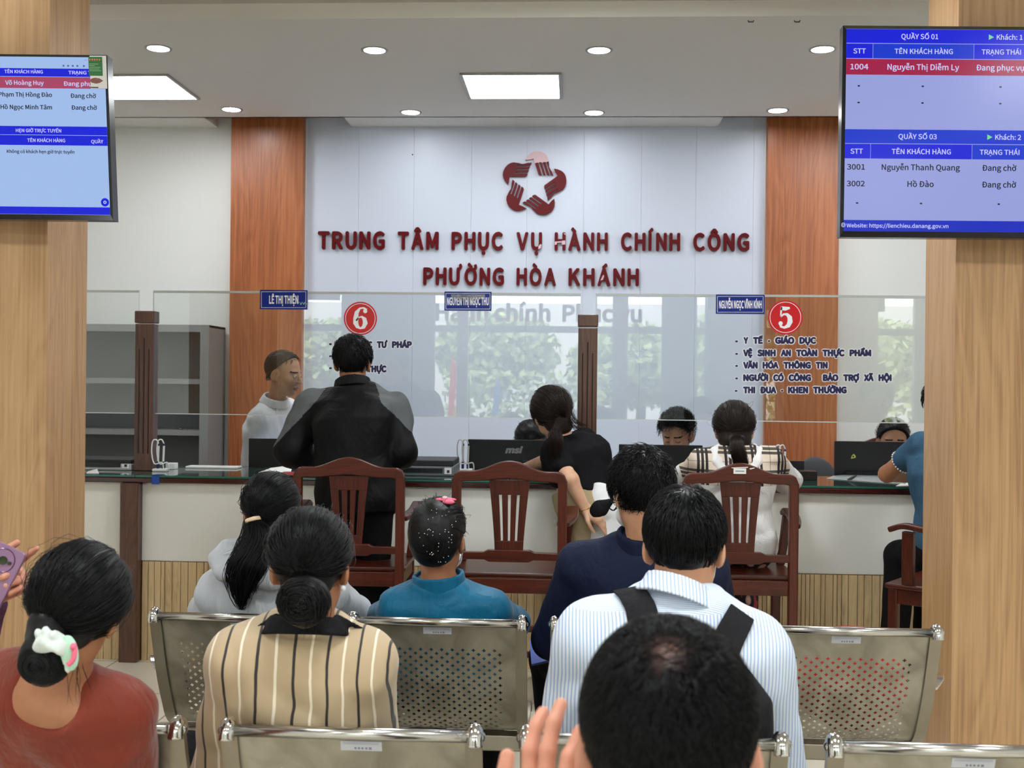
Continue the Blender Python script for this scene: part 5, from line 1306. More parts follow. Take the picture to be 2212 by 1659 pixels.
# ------------------------------------------------------------------ the people
def PV(px, py, Y): return V3(P(px, py, Y))
def hair_cap(h, th=.014, c=.008, extra=(), ears=True, sub=(), rough=.0012, res=.0042, short=False):
    R = np.array([.155, .165, .175])*h.k; g = Grid(h.c-R, h.c+R, res); gl = grid_loc(h)
    g.put(h.e(CAPC, CAPR+th-(.004 if short else 0)), .01)
    for p, k in extra: g.put(p, k)
    g.cut(gl(lambda x, y, z: .75*y-.66*z-c+0*x), .006)
    if ears:
        for s in (-1, 1): g.put(h.e((s*.090, .000, -.020 if not short else -.016), (.024, .030, .044) if not short else (.026, .036, .050)), .01, 's')
    for p in sub: g.put(p, .012, 's')
    if rough: g.rough(rough, 60, 5)
    return g.mesh(1)
def ok_hair(c=.008, lo=-.2, e=.012): return lambda l: (.75*l[:, 1]-.66*l[:, 2] < c) & (l[:, 2] > lo) & ~((np.abs(l[:, 0]) > .050) & (l[:, 2] < e) & (l[:, 1] > -.05))
def nape(h, w=.058, z=-.045, d=.034, hgt=.042): return (h.e((0, -.060, z), (w, d, hgt)), .02)
def short_hair(r, h, mat, th=.014, c=.004, n=1500, L=(.03, .055), lift=.10, seed=1, comb=None, W_=(0.1, -.6, .8), nz=-.045, extra=(), jit=.3, lab=None, rad=.0011, low=-.06):
    cap = hair_cap(h, th, c, [nape(h, .050, nz, .024, .032)]+list(extra), short=True, rough=.002)
    st = strands_short(h, W_, n, th, seed, ok_hair(c, low, .026), L, lift, rad, 5, comb, jit)
    fade = strands_short(h, W_, n//2, .004, seed+3, lambda l: (l[:, 2] < -.012) & (l[:, 2] > -.085) & (l[:, 1] < -.022) & (np.abs(l[:, 0]) < .062), (.012, .022), .02, .0008, 4, None, .15)
    return sobj('hair', join(cap, st, fade), [mat], r, label=lab)
def tied_hair(r, h, mat, T, th=.012, c=.004, n=900, seed=1, extra=(), rad=.0010, fly=60, wob=.004, lab=None, ears=True, sub=()):
    cap = hair_cap(h, th, c, [nape(h, z=-.04)]+list(extra), ears, sub)
    a = strands_to(h, T, n, th, seed, lambda l: ok_hair(c, -.08)(l) & (l[:, 1]*-.2+l[:, 2]*.5 > -.05), wob, rad)
    fl = strands_to(h, T, max(fly, 1), th, seed+9, lambda l: ok_hair(c, -.02)(l) & (l[:, 2] > .05), .010, .0006, 9, .8, .16)
    return sobj('hair', join(cap, a, fl), [mat], r, label=lab)
def seatlegs(x, yb, w=.10, zk=.47, dk=.46, ya=None):
    ya = yb+dk+.02 if ya is None else ya
    return ((x-w, yb+dk, zk), (x-w*1.1, ya, .105)), ((x+w, yb+dk, zk), (x+w*1.1, ya, .105))
def lap(x, y, z=.66, s=.24, e=None):
    return ((x-s, y+.08, z+.06), (x-.09, y+.32, z-.02)), ((x+s, y+.08, z+.06), (x+.09, y+.32, z-.02))

# --- cloth patterns
def striped_mat():
    m, nt, bs = _new('beige_striped_cloth'); tc = nt.nodes.new('ShaderNodeTexCoord'); sp = nt.nodes.new('ShaderNodeSeparateXYZ'); nt.links.new(tc.outputs['Object'], sp.inputs[0])
    wv = noise_node(nt, mapped(nt, (3, 3, 9)), 1.0, 2)
    x = math_node(nt, 'ADD', sp.outputs[0], math_node(nt, 'MULTIPLY', math_node(nt, 'SUBTRACT', wv, .5), .018))
    x = math_node(nt, 'ADD', x, math_node(nt, 'MULTIPLY', math_node(nt, 'MULTIPLY', x, math_node(nt, 'ABSOLUTE', x)), 1.1))
    fr = math_node(nt, 'FRACT', math_node(nt, 'ADD', math_node(nt, 'MULTIPLY', x, 1/.083), 20.37))
    base = lin(184, 162, 128); r = ramp(nt, fr, [(0.0, lin(42, 36, 34)), (.085, base)]); cr = r.node.color_ramp; cr.interpolation = 'CONSTANT'
    for p, c in ((.5, lin(238, 226, 202)), (.575, base)):
        e = cr.elements.new(p); e.color = c
    nt.links.new(r, bs.inputs['Base Color']); bs.inputs['Roughness'].default_value = .7; bs.inputs['Sheen Weight'].default_value = .2
    bump(nt, bs, noise_node(nt, mapped(nt, (30, 30, 10)), 1, 3, .5), .25, .006); return m
def pin_mat(YOKE):
    m, nt, bs = _new('white_blue_pinstripe_cloth'); tc = nt.nodes.new('ShaderNodeTexCoord'); sp = nt.nodes.new('ShaderNodeSeparateXYZ'); nt.links.new(tc.outputs['Object'], sp.inputs[0])
    wv = noise_node(nt, mapped(nt, (5, 5, 5)), 1.0, 2); wob = math_node(nt, 'MULTIPLY', wv, .02)
    up = math_node(nt, 'GREATER_THAN', sp.outputs[2], YOKE)
    a = math_node(nt, 'SINE', math_node(nt, 'MULTIPLY', math_node(nt, 'ADD', sp.outputs[0], wob), 2*PI/.0075)); b = math_node(nt, 'SINE', math_node(nt, 'MULTIPLY', math_node(nt, 'ADD', math_node(nt, 'ADD', sp.outputs[2], math_node(nt, 'MULTIPLY', sp.outputs[1], .8)), wob), 2*PI/.0058))
    s = math_node(nt, 'ADD', math_node(nt, 'MULTIPLY', a, math_node(nt, 'SUBTRACT', 1.0, up)), math_node(nt, 'MULTIPLY', b, up))
    nt.links.new(ramp(nt, math_node(nt, 'ADD', math_node(nt, 'MULTIPLY', s, .5), .5), [(.55, lin(224, 231, 240)), (.85, lin(158, 180, 214))]), bs.inputs['Base Color'])
    bs.inputs['Roughness'].default_value = .75; bump(nt, bs, noise_node(nt, mapped(nt, (26, 26, 12)), 1, 3, .6), .25, .008); return m
def plaid_mat():
    m, nt, bs = _new('beige_tartan_cloth'); tc = nt.nodes.new('ShaderNodeTexCoord'); sp = nt.nodes.new('ShaderNodeSeparateXYZ'); nt.links.new(tc.outputs['Object'], sp.inputs[0])
    def bands(src, per, off):
        f = math_node(nt, 'FRACT', math_node(nt, 'ADD', math_node(nt, 'MULTIPLY', src, 1/per), off)); k = 1.0
        r = ramp(nt, f, [(0, (0, 0, 0, 1)), (.10, (1, 1, 1, 1))]); cr = r.node.color_ramp; cr.interpolation = 'CONSTANT'
        for p, c in ((.155, 0), (.255, 1), (.31, 0), (.41, 1), (.70, .62), (.73, 1)):
            e = cr.elements.new(p); e.color = (c, c*(.55 if c == .62 else 1), c*(.5 if c == .62 else 1), 1)
        return r
    mx = nt.nodes.new('ShaderNodeMix'); mx.data_type = 'RGBA'; mx.blend_type = 'MULTIPLY'; mx.inputs[0].default_value = .92
    nt.links.new(bands(sp.outputs[0], .125, 20.55), mx.inputs[6]); nt.links.new(bands(sp.outputs[2], .125, 20.62), mx.inputs[7])
    m2 = nt.nodes.new('ShaderNodeMix'); m2.data_type = 'RGBA'; m2.inputs[6].default_value = lin(32, 28, 28); m2.inputs[7].default_value = lin(206, 190, 172)
    m2.blend_type = 'MIX'; nt.links.new(mx.outputs[2], m2.inputs[0]); nt.links.new(m2.outputs[2], bs.inputs['Base Color']); bs.inputs['Roughness'].default_value = .85; return m
def floral_mat():
    m, nt, bs = _new('floral_trousers_cloth'); vo = nt.nodes.new('ShaderNodeTexVoronoi'); vo.inputs['Scale'].default_value = 16; nt.links.new(mapped(nt, (1, 1, .6)), vo.inputs['Vector'])
    r = ramp(nt, vo.outputs['Distance'], [(0, lin(226, 190, 176)), (.30, lin(200, 150, 140)), (.36, lin(24, 22, 24)), (.62, lin(150, 40, 52))]); r.node.color_ramp.interpolation = 'CONSTANT'
    nt.links.new(r, bs.inputs['Base Color']); bs.inputs['Roughness'].default_value = .8; return m

# === the woman in the grey hoodie, near row
h = Head(PV(590, 1108, 3.62), -12, 4, 0, .96); hx = PV(588, 1300, 3.7)[0]
aL, aR = lap(hx, 3.75); lL, lR = seatlegs(hx, 3.74)
M_GREYK = fabric('grey_hoodie_jersey', lin(182, 186, 190), .9, 700, .3, .12, .3)
r, b_, t_ = person('person with a long black ponytail in a pale grey hoodie', h, PV(586, 1212, 3.62), PV(474, 1278, 3.64), PV(704, 1278, 3.64), (hx, 3.74, .53), aL, aR, lL, lR, SK_B, BUILD_F,
    M_GREYK, M_PANTS, topname='hoodie', grow=.022, sleeve_r=(.068, .062, .045), fold=(.006, 9))
hpts = [PV(*q) for q in ((524, 1172, 3.66), (492, 1184, 3.61), (470, 1208, 3.57), (484, 1236, 3.535), (528, 1252, 3.505), (590, 1254, 3.50), (650, 1240, 3.52), (690, 1212, 3.565), (672, 1184, 3.63))]
sobj('hood', blob(drape(hpts, [.018, .021, .022, .023, .024, .024, .023, .022, .018], .03) + [(ell(PV(560, 1218, 3.575), (.120, .055, .052)), .03, 'u'), (ell(PV(588, 1192, 3.60), (.075, .075, .055)), .015, 's')], .0055, (.004, (9, 9, 14), 2)), [M_GREYK], r)
tied_hair(r, h, HBS, (-.08, -.93, -.30), .013, .006, 1000, 3, fly=30)
tie = h.w((-.012, -.112, -.012)); tl_ = sobj('ponytail', join(lock([tie, PV(560, 1170, 3.50), PV(532, 1225, 3.46), PV(520, 1270, 3.46), PV(522, 1318, 3.47)], 640, .016, 5, wav=.007, prof=([0, .08, .3, .6, .85, 1], [.016, .032, .062, .058, .03, .006])),
    lock([tie, PV(565, 1165, 3.51), PV(545, 1220, 3.47), PV(548, 1282, 3.47)], 200, .014, 8, prof=([0, .15, .5, 1], [.014, .03, .044, .012])),
    lock([PV(585, 1140, 3.50), PV(555, 1175, 3.48), PV(510, 1195, 3.47), PV(478, 1205, 3.50)], 9, .01, 6, .02, .0005)), [HBS], r)
sobj('hair_tie', blob([(ring(tie+np.array([0, -.006, -.006]), tie-PV(560, 1170, 3.50), (1, 0, 0), .019, .019, .006, .013), .004, 'u')], .003), [plain('beige_hair_tie', lin(224, 196, 160), .6)], r)

# === the woman in teal
h = Head(PV(948, 1164, 3.64), -8, 8, 0, .97); hx = PV(957, 1300, 3.7)[0]
aL, aR = lap(hx, 3.75, .64, .22); lL, lR = seatlegs(hx, 3.74, zk=.47)
M_TEAL = fabric('teal_satin', lin(12, 98, 132), .42, 300, .2, .25, .1)
r, b_, t_ = person('person in a teal satin blouse with a pink bow in an upswept black bun', h, PV(948, 1258, 3.62), PV(862, 1318, 3.63), PV(1062, 1318, 3.63), (hx, 3.74, .53), aL, aR, lL, lR, SK_B, BUILD_F,
    M_TEAL, M_PANTS, topname='blouse', grow=.016, sleeve_r=(.058, .052, .042), fold=(.005, (4, 4, 16)))
cN = PV(948, 1258, 3.625); sobj('stand_collar', blob([(ring(cN, h.w((0, -.02, -.05))-cN, (0, 1, 0), .078, .072, .006, .060, -.06), .004, 'u')], .0045), [M_TEAL], t_)
capx = [(h.e((0, -.066, .012), (.082, .068, .100)), .03)]
hair_teal = tied_hair(r, h, HB, (.1, -.95, .15), .012, .006, 700, 13, capx, fly=40)
sw = []; rr_ = np.random.default_rng(5)
for k in range(160):
    a0 = rr_.uniform(0, 6.28); q = rr_.uniform(.25, 1.0); P_ = []
    for t in np.linspace(0, 1, 8):
        an = a0+t*2.2; qq = q*(1-.45*t); x, z = .080*qq*math.cos(an), .012+.096*qq*math.sin(an); P_.append((x, -.066-.0695*math.sqrt(max(1-(x/.082)**2-((z-.012)/.1)**2, .02))-.001, z))
    sw.append(P_)
sw = np.array(sw); sobj('bun_swirls', strand_mesh(h.W(sw), .0012, (sw-np.array([0, -.03, .01])) @ h.R.T), [HBS], r)
mb = MB(); tr_ = surf(hair_teal)
for k in range(46):
    a, q = rr_.uniform(0, 6.28), math.sqrt(rr_.uniform(0, 1)); p = snap(tr_, 948+50*q*math.cos(a), 1158+58*q*math.sin(a), .002)
    if p is not None: mb.ball(p, .0015, 6, 4)
obj('hair_beads', mb, plain('pearl_white', lin(236, 236, 236), .2), r, smooth=True)
cb = PV(962, 1079, 3.60); mb = MB(); mb.ball(cb, (.036, .022, .006), 14, 6); mb.ball(cb+np.array([.012, -.02, -.006]), (.02, .01, .008), 10, 6)
bw = obj('hair_bow', mb, plain('pink_felt', lin(232, 104, 134), .7), r, smooth=True); obj('bow_centre', MB().ball(cb+np.array([0, -.012, .006]), (.010, .009, .006), 10, 6), plain('pale_pink', lin(238, 190, 196), .5), bw, smooth=True)
obj('mask_strap', MB().tube(smooth_path([h.w((.086, -.018, .018)), h.w((.090, -.026, -.012)), h.w((.078, .0, -.055)), h.w((.066, .03, -.07))]), .0022, 6), M_ELASTIC, r)
sobj('face_mask', blob([(h.e((0, .045, -.060), (.069, .062, .046)), .01, 'u'), (h.e((0, .02, -.05), (.064, .06, .06)), .006, 's')], .005), [M_ELASTIC], r)

# === the woman in the beige striped jacket
h = Head(PV(673, 1222, 2.43), 2, 6, 0, .90); hx = PV(640, 1500, 2.6)[0]
lL, lR = seatlegs(hx, 2.64)
M_STR = striped_mat(); M_BLKC = fabric('black_trim_cloth', lin(24, 23, 26))
r, b_, t_ = person('person in a beige jacket with black and white stripes and a low black bun', h, PV(662, 1352, 2.42), PV(520, 1425, 2.44), PV(786, 1432, 2.44), (hx, 2.64, .53), ((PV(470, 1690, 2.56)), (hx-.1, 2.86, .64)), ((PV(808, 1690, 2.56)), (hx+.1, 2.86, .64)), lL, lR, SK_B, BUILD_F,
    M_STR, M_PANTS, topname='jacket', grow=.020, sleeve_r=(.064, .058, .045), fold=(.005, 8), toph=.0075)
cN = PV(662, 1353, 2.40); sobj('black_collar', blob([(ring(cN, (0, .25, 1), (0, 1, 0), .078, .072, .007, .038, -.2), .004, 'u'), (cone(PV(728, 1336, 2.39), PV(783, 1358, 2.42), .009, .004), .008, 'u'), (cone(PV(598, 1334, 2.39), PV(545, 1362, 2.42), .009, .004), .008, 'u')], .005), [M_BLKC], t_)
tied_hair(r, h, HB, (0, -.93, -.42), .016, .010, 1100, 23, fly=110, rad=.0011)
tie = h.w((-.008, -.108, -.048))
bc = PV(657, 1298, 2.29); R_ = np.random.default_rng(9); bp = []
for k in range(260):
    a0 = R_.uniform(0, 6.28); q = math.sqrt(R_.uniform(.0, 1)); P_ = []; tilt = R_.normal()*.5
    for t in np.linspace(0, 1, 9):
        an = a0+t*3.4; P_.append((bc[0]+.052*q*math.cos(an)+.004*math.sin(9*t+k), bc[1]-.036*math.sqrt(max(1-q*q, .03))-.006*math.sin(5*t+tilt), bc[2]+.050*q*math.sin(an)))
    bp.append(P_)
bp = np.array(bp); bun = sobj('bun', join(blob([(ell(bc, (.054, .036, .052)), .02, 'u')], .005, (.004, 30, 1)), strand_mesh(bp, .0011, bp-bc+np.array([0, .05, 0])),
    lock([bc+np.array([0, -.01, .04]), bc+np.array([.03, -.02, .0]), bc+np.array([.02, .0, -.07])], 60, .03, 3, .025, .0007)), [HB], r)
mb = MB()
for k in range(15):
    a = PI*k/14; mb.ball(tie+np.array([-.028*math.cos(a), -.022-.012*math.sin(a), .006+.006*math.sin(2*a)]), .0042, 7, 5)
obj('beaded_hair_tie', mb, plain('black_beads', lin(22, 22, 26), .1), bun, smooth=True)
obj('earring', MB().ball(h.w((.079, -.018, -.050)), (.006, .006, .007), 10, 6), plain('pearl_white', lin(236, 236, 236), .2), r, smooth=True)

# === the woman in the rust blouse
h = Head(PV(168, 1312, 2.16), 6, 2, 14, .90); hx = PV(122, 1500, 2.5)[0]
lL, lR = seatlegs(hx, 2.62)
M_RUST = fabric('rust_satin', lin(124, 51, 35), .5, 400, .25, .2, .15)
Nr = PV(118, 1478, 2.16)
r, b_, t_ = person('person in a rust-red blouse with a white scrunchie round a low black bun', h, Nr, PV(-15, 1540, 2.22), PV(262, 1540, 2.22), (hx, 2.62, .53), (PV(-60, 1800, 2.45), (hx-.1, 2.86, .64)), (PV(276, 1790, 2.40), (hx-.06, 2.74, .56)), lL, lR, SK_B, BUILD_F,
    M_RUST, M_PANTS, topname='blouse', grow=.013, sleeve_r=(.062, .060, .05), fold=(.006, (7, 7, 5)), toph=.0075, slope=.036,
    extra_top=lambda tg, u, v, w: [tg.put(p, .012, 's') for p in (ell(Nr+np.array([.0, -.07, -.005]), (.088, .085, .085)), ell(Nr+np.array([-.012, -.085, -.055]), (.05, .06, .05)))])
tied_hair(r, h, HB, (-.28, -.82, -.55), .020, .012, 1200, 33, fly=120, rad=.0012, ears=False)
bc = PV(100, 1428, 2.05); R_ = np.random.default_rng(19); bp = []
for k in range(240):
    a0 = R_.uniform(0, 6.28); q = math.sqrt(R_.uniform(0, 1)); P_ = []
    for t in np.linspace(0, 1, 8):
        an = a0+t*2.8; P_.append((bc[0]+.047*q*math.cos(an), bc[1]-.051*math.sqrt(max(1-q*q, .03)), bc[2]+.043*q*math.sin(an)))
    bp.append(P_)
bp = np.array(bp); bun = sobj('bun', join(blob([(ell(bc, (.042, .044, .038)), .02, 'u'), (cone(bc, h.w((-.02, -.09, -.03)), .035, .04), .03, 'u')], .005, (.003, 30, 1)), strand_mesh(bp, .0011, bp-bc),
    lock([PV(165, 1420, 2.12), PV(170, 1460, 2.13), PV(176, 1510, 2.15)], 14, .02, 3, .03, .0005)), [HB], r)
pr = []; R_ = np.random.default_rng(4)
for k in range(44):
    t = k/43.0; p = PV(86+72*t, 1382+50*t-18*math.sin(PI*t), 2.008); pr.append((ell(p+R_.normal(size=3)*np.array([.005, .004, .008]), R_.uniform(.006, .0105, 3)), .003, 'u'))
sc_ = sobj('scrunchie', blob(pr, .0045, (.003, 40, 3)), [fabric('white_scrunchie', lin(214, 222, 216), .9, 600)], bun)
c_ = PV(150, 1410, 2.005); sobj('clip_disc', blob([(ell(c_, (.016, .012, .033), headR(0, 0, -10)), .004, 'u')], .004), [plain('mint_felt', lin(176, 216, 190), .7)], bun)
mb = MB(); mb.tube(smooth_path([V3(c_)+np.array(q) for q in ((.004, -.014, -.018), (.013, -.013, -.008), (.015, -.012, .010))]), .0045, 8); mb.ball(c_+np.array([.013, -.013, .014]), .0065, 8, 6); obj('clip_flower', mb, plain('pink_felt', lin(232, 104, 134), .7), bun, smooth=True)

# === the man with the pinstripe shirt and backpack
h = Head(PV(1479, 1180, 2.52), -10, 14, 0, .95); hx = PV(1460, 1500, 2.6)[0]; NW = PV(1462, 1286, 2.47)
lL, lR = seatlegs(hx, 2.64); YOKE = float(PV(1460, 1322, 2.42)[2])
M_PIN = pin_mat(YOKE); M_PINC = pin_mat(9.0)
r, b_, t_ = person('person in a white shirt with blue pinstripes wearing a black backpack', h, NW, PV(1280, 1372, 2.47), PV(1625, 1408, 2.48), (hx, 2.66, .53), (PV(1226, 1640, 2.55), (hx-.12, 2.92, .66)), (PV(1672, 1660, 2.55), (hx+.12, 2.92, .66)), lL, lR, SK_A, BUILD_M,
    M_PIN, M_PANTS, grow=.020, sleeve_r=(.076, .066, .05), fold=(.005, 8), toph=.0075, fineh=.0032, slope=.046)
sobj('shirt_collar', blob([(ring(PV(1459, 1277, 2.465), h.w((0, -.02, -.06))-NW, (0, 1, 0), .068, .064, .005, .046, -.12), .006, 'u'), (ring(PV(1459, 1286, 2.46), h.w((0, -.02, -.06))-NW, (0, 1, 0), .076, .072, .004, .032, -.22), .006, 'u')], .0042), [M_PINC], t_)
short_hair(r, h, HBS, .014, .000, 2400, (.04, .07), .05, 41, comb=None, W_=(.05, -.35, .93), nz=-.030, jit=.15, rad=.0010, low=-.045)
obj('glasses_chain', MB().tube(smooth_path([PV(1548, 1190, 2.50), PV(1543, 1240, 2.52), PV(1535, 1262, 2.53), PV(1528, 1285, 2.54)]), .0016, 6), M_CHROME, r)
bp_ = thing('backpack', 'black backpack worn on the back of the person in the pinstripe shirt', 'backpack', (hx, 2.3, .55))
M_BAG = fabric('black_backpack_nylon', lin(34, 33, 36), .75, 900, .3)
by = PV(1490, 1400, 2.40)
sobj('pack_body', blob([(loft([((hx+.015, 2.405, .63), .155, .05), ((hx+.02, 2.395, .72), .165, .06), ((hx+.02, 2.39, .86), .155, .05), ((hx+.02, 2.395, .945), .09, .035)], (1, 0, 0), (0, 1, 0), 3), .01, 'u')], .008, (.003, 8, 4)), [M_BAG], bp_)
# straps run over the shoulders down to the pack top
shT = surf(t_)
obj('shoulder_strap', strip_on(shT, [(1319, 1279), (1338, 1296), (1352, 1320), (1358, 1350), (1362, 1390)], [(1382, 1266), (1402, 1284), (1416, 1306), (1425, 1334), (1428, 1390)]), M_BAG, bp_, bevel=.002)
obj('shoulder_strap', strip_on(shT, [(1575, 1308), (1562, 1330), (1549, 1350), (1538, 1372), (1530, 1400)], [(1626, 1343), (1619, 1360), (1606, 1386), (1596, 1410), (1590, 1430)]), M_BAG, bp_, bevel=.002)

# === the man in the navy jacket, mask and glasses
h = Head(PV(1385, 1066, 3.52), 14, 14, 0, .98); hx = PV(1390, 1300, 3.7)[0]
lL, lR = seatlegs(hx, 3.76); kx_ = PV(1188, 1500, 4.2)[0]; lL = ((kx_, 4.2, .50), (kx_+.03, 4.22, .105)); M_NAVY = fabric('navy_jacket_cloth', lin(24, 31, 55), .7, 500, .2, .15)
NN = PV(1390, 1172, 3.52)
r, b_, t_ = person('person in a navy jacket with glasses and a white face mask', h, NN, PV(1262, 1226, 3.56), PV(1520, 1238, 3.56), (hx, 3.76, .53), (PV(1200, 1380, 3.72), (hx-.10, 4.02, .66)), (PV(1562, 1385, 3.72), (hx+.10, 4.02, .66)), lL, lR, SK_A, BUILD_M,
    M_NAVY, M_PANTS, topname='jacket', grow=.024, sleeve_r=(.076, .070, .052), fold=(.005, 7))
sobj('jacket_collar', blob([(ring(PV(1388, 1164, 3.52), h.w((0, -.02, -.06))-NN, (0, 1, 0), .074, .070, .008, .05, -.1), .006, 'u')], .005), [M_NAVY], t_)
short_hair(r, h, HBS, .020, .004, 1900, (.04, .07), .16, 51, W_=(.25, -.6, .75), nz=-.034, jit=.45, rad=.0011, low=-.06)
ms = obj('mask_strap', MB().tube(smooth_path([h.w((-.084, -.016, .026)), h.w((-.090, -.024, -.005)), h.w((-.080, -.010, -.05)), h.w((-.060, .03, -.085))]), .0024, 6), M_ELASTIC, r)
sobj('face_mask', blob([(h.e((0, .045, -.060), (.070, .062, .048)), .01, 'u'), (h.e((0, .02, -.05), (.065, .06, .062)), .006, 's')], .005), [M_ELASTIC], r)
gl_ = MB()
for s in (-1, 1):
    gl_.tube([h.w((s*.034+.024*math.cos(t*PI/10), .098-.004*abs(math.cos(t*PI/10)), .0+.021*math.sin(t*PI/10))) for t in range(21)], .0018, 6); gl_.tube([h.w((s*.060, .094, .008)), h.w((s*.080, .02, .010)), h.w((s*.084, -.02, .004))], .0018, 6)
gl_.tube([h.w((-.010, .1, .004)), h.w((.010, .1, .004))], .0018, 6); obj('glasses', gl_, M_BLACKP, r, smooth=True)
fd = PV(1158, 1400, 3.9); tag(obj('folder', MB().prism([(-.07, -.07), (.07, -.07), (.07, .07), (-.07, .07)], -.004, .004, Matrix.Translation(Vector(fd)+Vector((.05, 0, .0))) @ Matrix.Rotation(-.25, 4, 'Y') @ Matrix.Rotation(-1.2, 4, 'X')), plain('blue_folder', lin(64, 88, 168), .35)), 'blue folder resting on the lap of the person in navy', 'folder')

# === the balding man closest to the camera
h = Head(PV(1440, 1612, 1.165), 0, 4, 0, .94); NB = h.c+np.array([0, -.02, -.19]); hx = h.c[0]
lL, lR = seatlegs(hx, 1.40); M_DKSH = fabric('dark_grey_polo', lin(52, 54, 60))
wl = PV(1196, 1905, 1.215)
r, b_, t_ = person('person with thinning black hair at the crown raising a hand beside the ear', h, NB, NB+np.array([-.185, .03, -.06]), NB+np.array([.185, .03, -.06]), (hx, 1.40, .53), (NB+np.array([-.27, .12, -.26]), wl), (NB+np.array([.26, .1, -.28]), (hx+.1, 1.65, .66)), lL, lR, SK_D, BUILD_M,
    M_DKSH, M_PANTS, topname='polo_shirt', sleeve='short', fineh=.0026, earout=2.3, handL=dict(d=(-.02, .06, 1), n=(.55, .85, .0), thumb=1, curl=(.28, .22, .35, .5), spread=.10, fine=True, k=1.08))
th = .012; cp = hair_cap(h, th-.006, .004, [nape(h, z=-.035)], True, res=.003, short=True)
Wd = (-.10, -.52, .84)
def okb(l):
    d = unit(np.array(Wd)); q = (l-CAPC)/CAPR; q = q/np.linalg.norm(q, axis=1, keepdims=True); a = np.arccos(np.clip(q@d, -1, 1))
    g = np.random.default_rng(3).uniform(0, 1, len(l)); return ok_hair(.004, -.055, .045)(l) & (g < np.clip((a-.08)/.30, .10, 1))
def thin_hair():
    m, nt, bs = _new('thinning_black_hair'); tc = nt.nodes.new('ShaderNodeTexCoord'); vd = nt.nodes.new('ShaderNodeVectorMath'); vd.operation = 'DISTANCE'
    wp_ = V3(h.W(CAPC+unit(Wd)*(CAPR+.006)))-np.array([hx, 1.40, 0]); vd.inputs[1].default_value = tuple(wp_); nt.links.new(tc.outputs['Object'], vd.inputs[0])
    n = noise_node(nt, mapped(nt, (60, 22, 60)), 1.0, 5, 1.0); f = math_node(nt, 'ADD', math_node(nt, 'MULTIPLY', vd.outputs['Value'], 10.5), math_node(nt, 'MULTIPLY', n, 1.1))
    nt.links.new(ramp(nt, f, [(.52, lin(104, 70, 58)), (1.0, lin(17, 16, 17))]), bs.inputs['Base Color']); bs.inputs['Roughness'].default_value = .5; bs.inputs['Specular IOR Level'].default_value = .3; return m
sobj('hair', cp, [thin_hair()], r); sobj('hair_strands', strands_short(h, Wd, 9000, th, 61, okb, (.025, .050), .05, .0007, 6, None, .25), [HB], r)

# === the man in the black and grey jacket at the counter
h = Head(PV(762, 784, 5.72), 4, 10, 0, .98); NJ = PV(762, 842, 5.66); SLj, SRj = PV(672, 876, 5.68), PV(850, 884, 5.68); cxj = float(PV(763, 900, 5.68)[0]); HJ = PV(770, 1085, 5.56)
M_JBLK = fabric('black_windbreaker', lin(13, 13, 15), .6, 300, .2, .2); M_JGRY = fabric('grey_windbreaker', lin(94, 97, 99), .65, 300, .2, .15)
def zj(c):
    u = np.abs(c[:, 0]-cxj); z = c[:, 2]; return ((u > .115+.5*(1.49-z)) & (u > .10) & (z > 1.345-1.08*(u-.21))).astype(int)
r, b_, t_ = person('person standing at the counter in a black jacket with grey shoulders', h, NJ, SLj, SRj, HJ, (PV(628, 972, 5.62), PV(700, 1010, 5.90)), (PV(866, 978, 5.62), PV(815, 1012, 5.90)),
    ((HJ[0]-.085, 5.58, .48), (HJ[0]-.09, 5.56, .105)), ((HJ[0]+.085, 5.58, .48), (HJ[0]+.09, 5.56, .105)), SK_B, BUILD_M, [M_JBLK, M_JGRY], M_PANTS, topname='jacket', grow=.030, sleeve_r=(.078, .080, .060), fold=(.010, 6.5), toph=.0062, zone=zj, hem=.03, slope=.048, shfac=.92)
sobj('jacket_collar', blob([(ring(PV(762, 832, 5.665), h.w((0, -.02, -.06))-NJ, (0, 1, 0), .082, .078, .010, .055, -.12), .006, 'u')], .006), [M_JBLK], t_)
short_hair(r, h, HB, .018, .002, 1500, (.03, .05), .12, 71, W_=(0, -.45, .9), nz=-.030, jit=.35)
mb = MB(); rr_ = np.random.default_rng(2); x = 727.0
while x < 770:
    w_ = rr_.uniform(1.2, 3.0); rect_mb(mb, x, 902.6, x+w_, 905.4, (Vector((0, 5.515, 0)), Vector((0, -1, 0))), 0); x += w_+.8
bk = obj('back_print', mb, M_WHITET, t_)

# === the balding clerk in the white shirt behind the counter
h = Head(PV(614, 808, 6.98), -104, 10, 0, 1.10); NC = PV(594, 872, 7.02); HC = (PV(572, 1120, 7.12)[0], 7.14, .86)
M_WSH = fabric('white_shirt_cotton', lin(232, 236, 242), .8, 500, .2, .05)
SRc, SLc = PV(566, 906, 6.92), NC+np.array([.03, .17, -.05])
r, b_, t_ = person('person with receding hair in a white shirt standing behind the counter', h, NC, SLc, SRc, HC, (SLc+np.array([.12, .03, -.26]), SLc+np.array([.36, -.05, -.33])), (PV(562, 1010, 6.93), PV(640, 1050, 6.86)),
    ((HC[0]-.0, HC[1]+.09, .48), (HC[0]-.05, HC[1]+.1, .105)), ((HC[0], HC[1]-.09, .48), (HC[0]-.05, HC[1]-.1, .105)), SK_A, BUILD_M, M_WSH, M_PANTS, grow=.020, sleeve_r=(.074, .066, .05), fold=(.006, 8), fineh=.0034)
sobj('shirt_collar', blob([(ring(PV(595, 864, 7.01), h.w((0, -.02, -.06))-NC, (1, 0, 0), .086, .080, .007, .048, -.22), .006, 'u')], .0055), [M_WSH], t_)
cp = hair_cap(h, .006, -.030, [(h.e((0, -.066, -.035), (.058, .030, .045)), .02)], True)
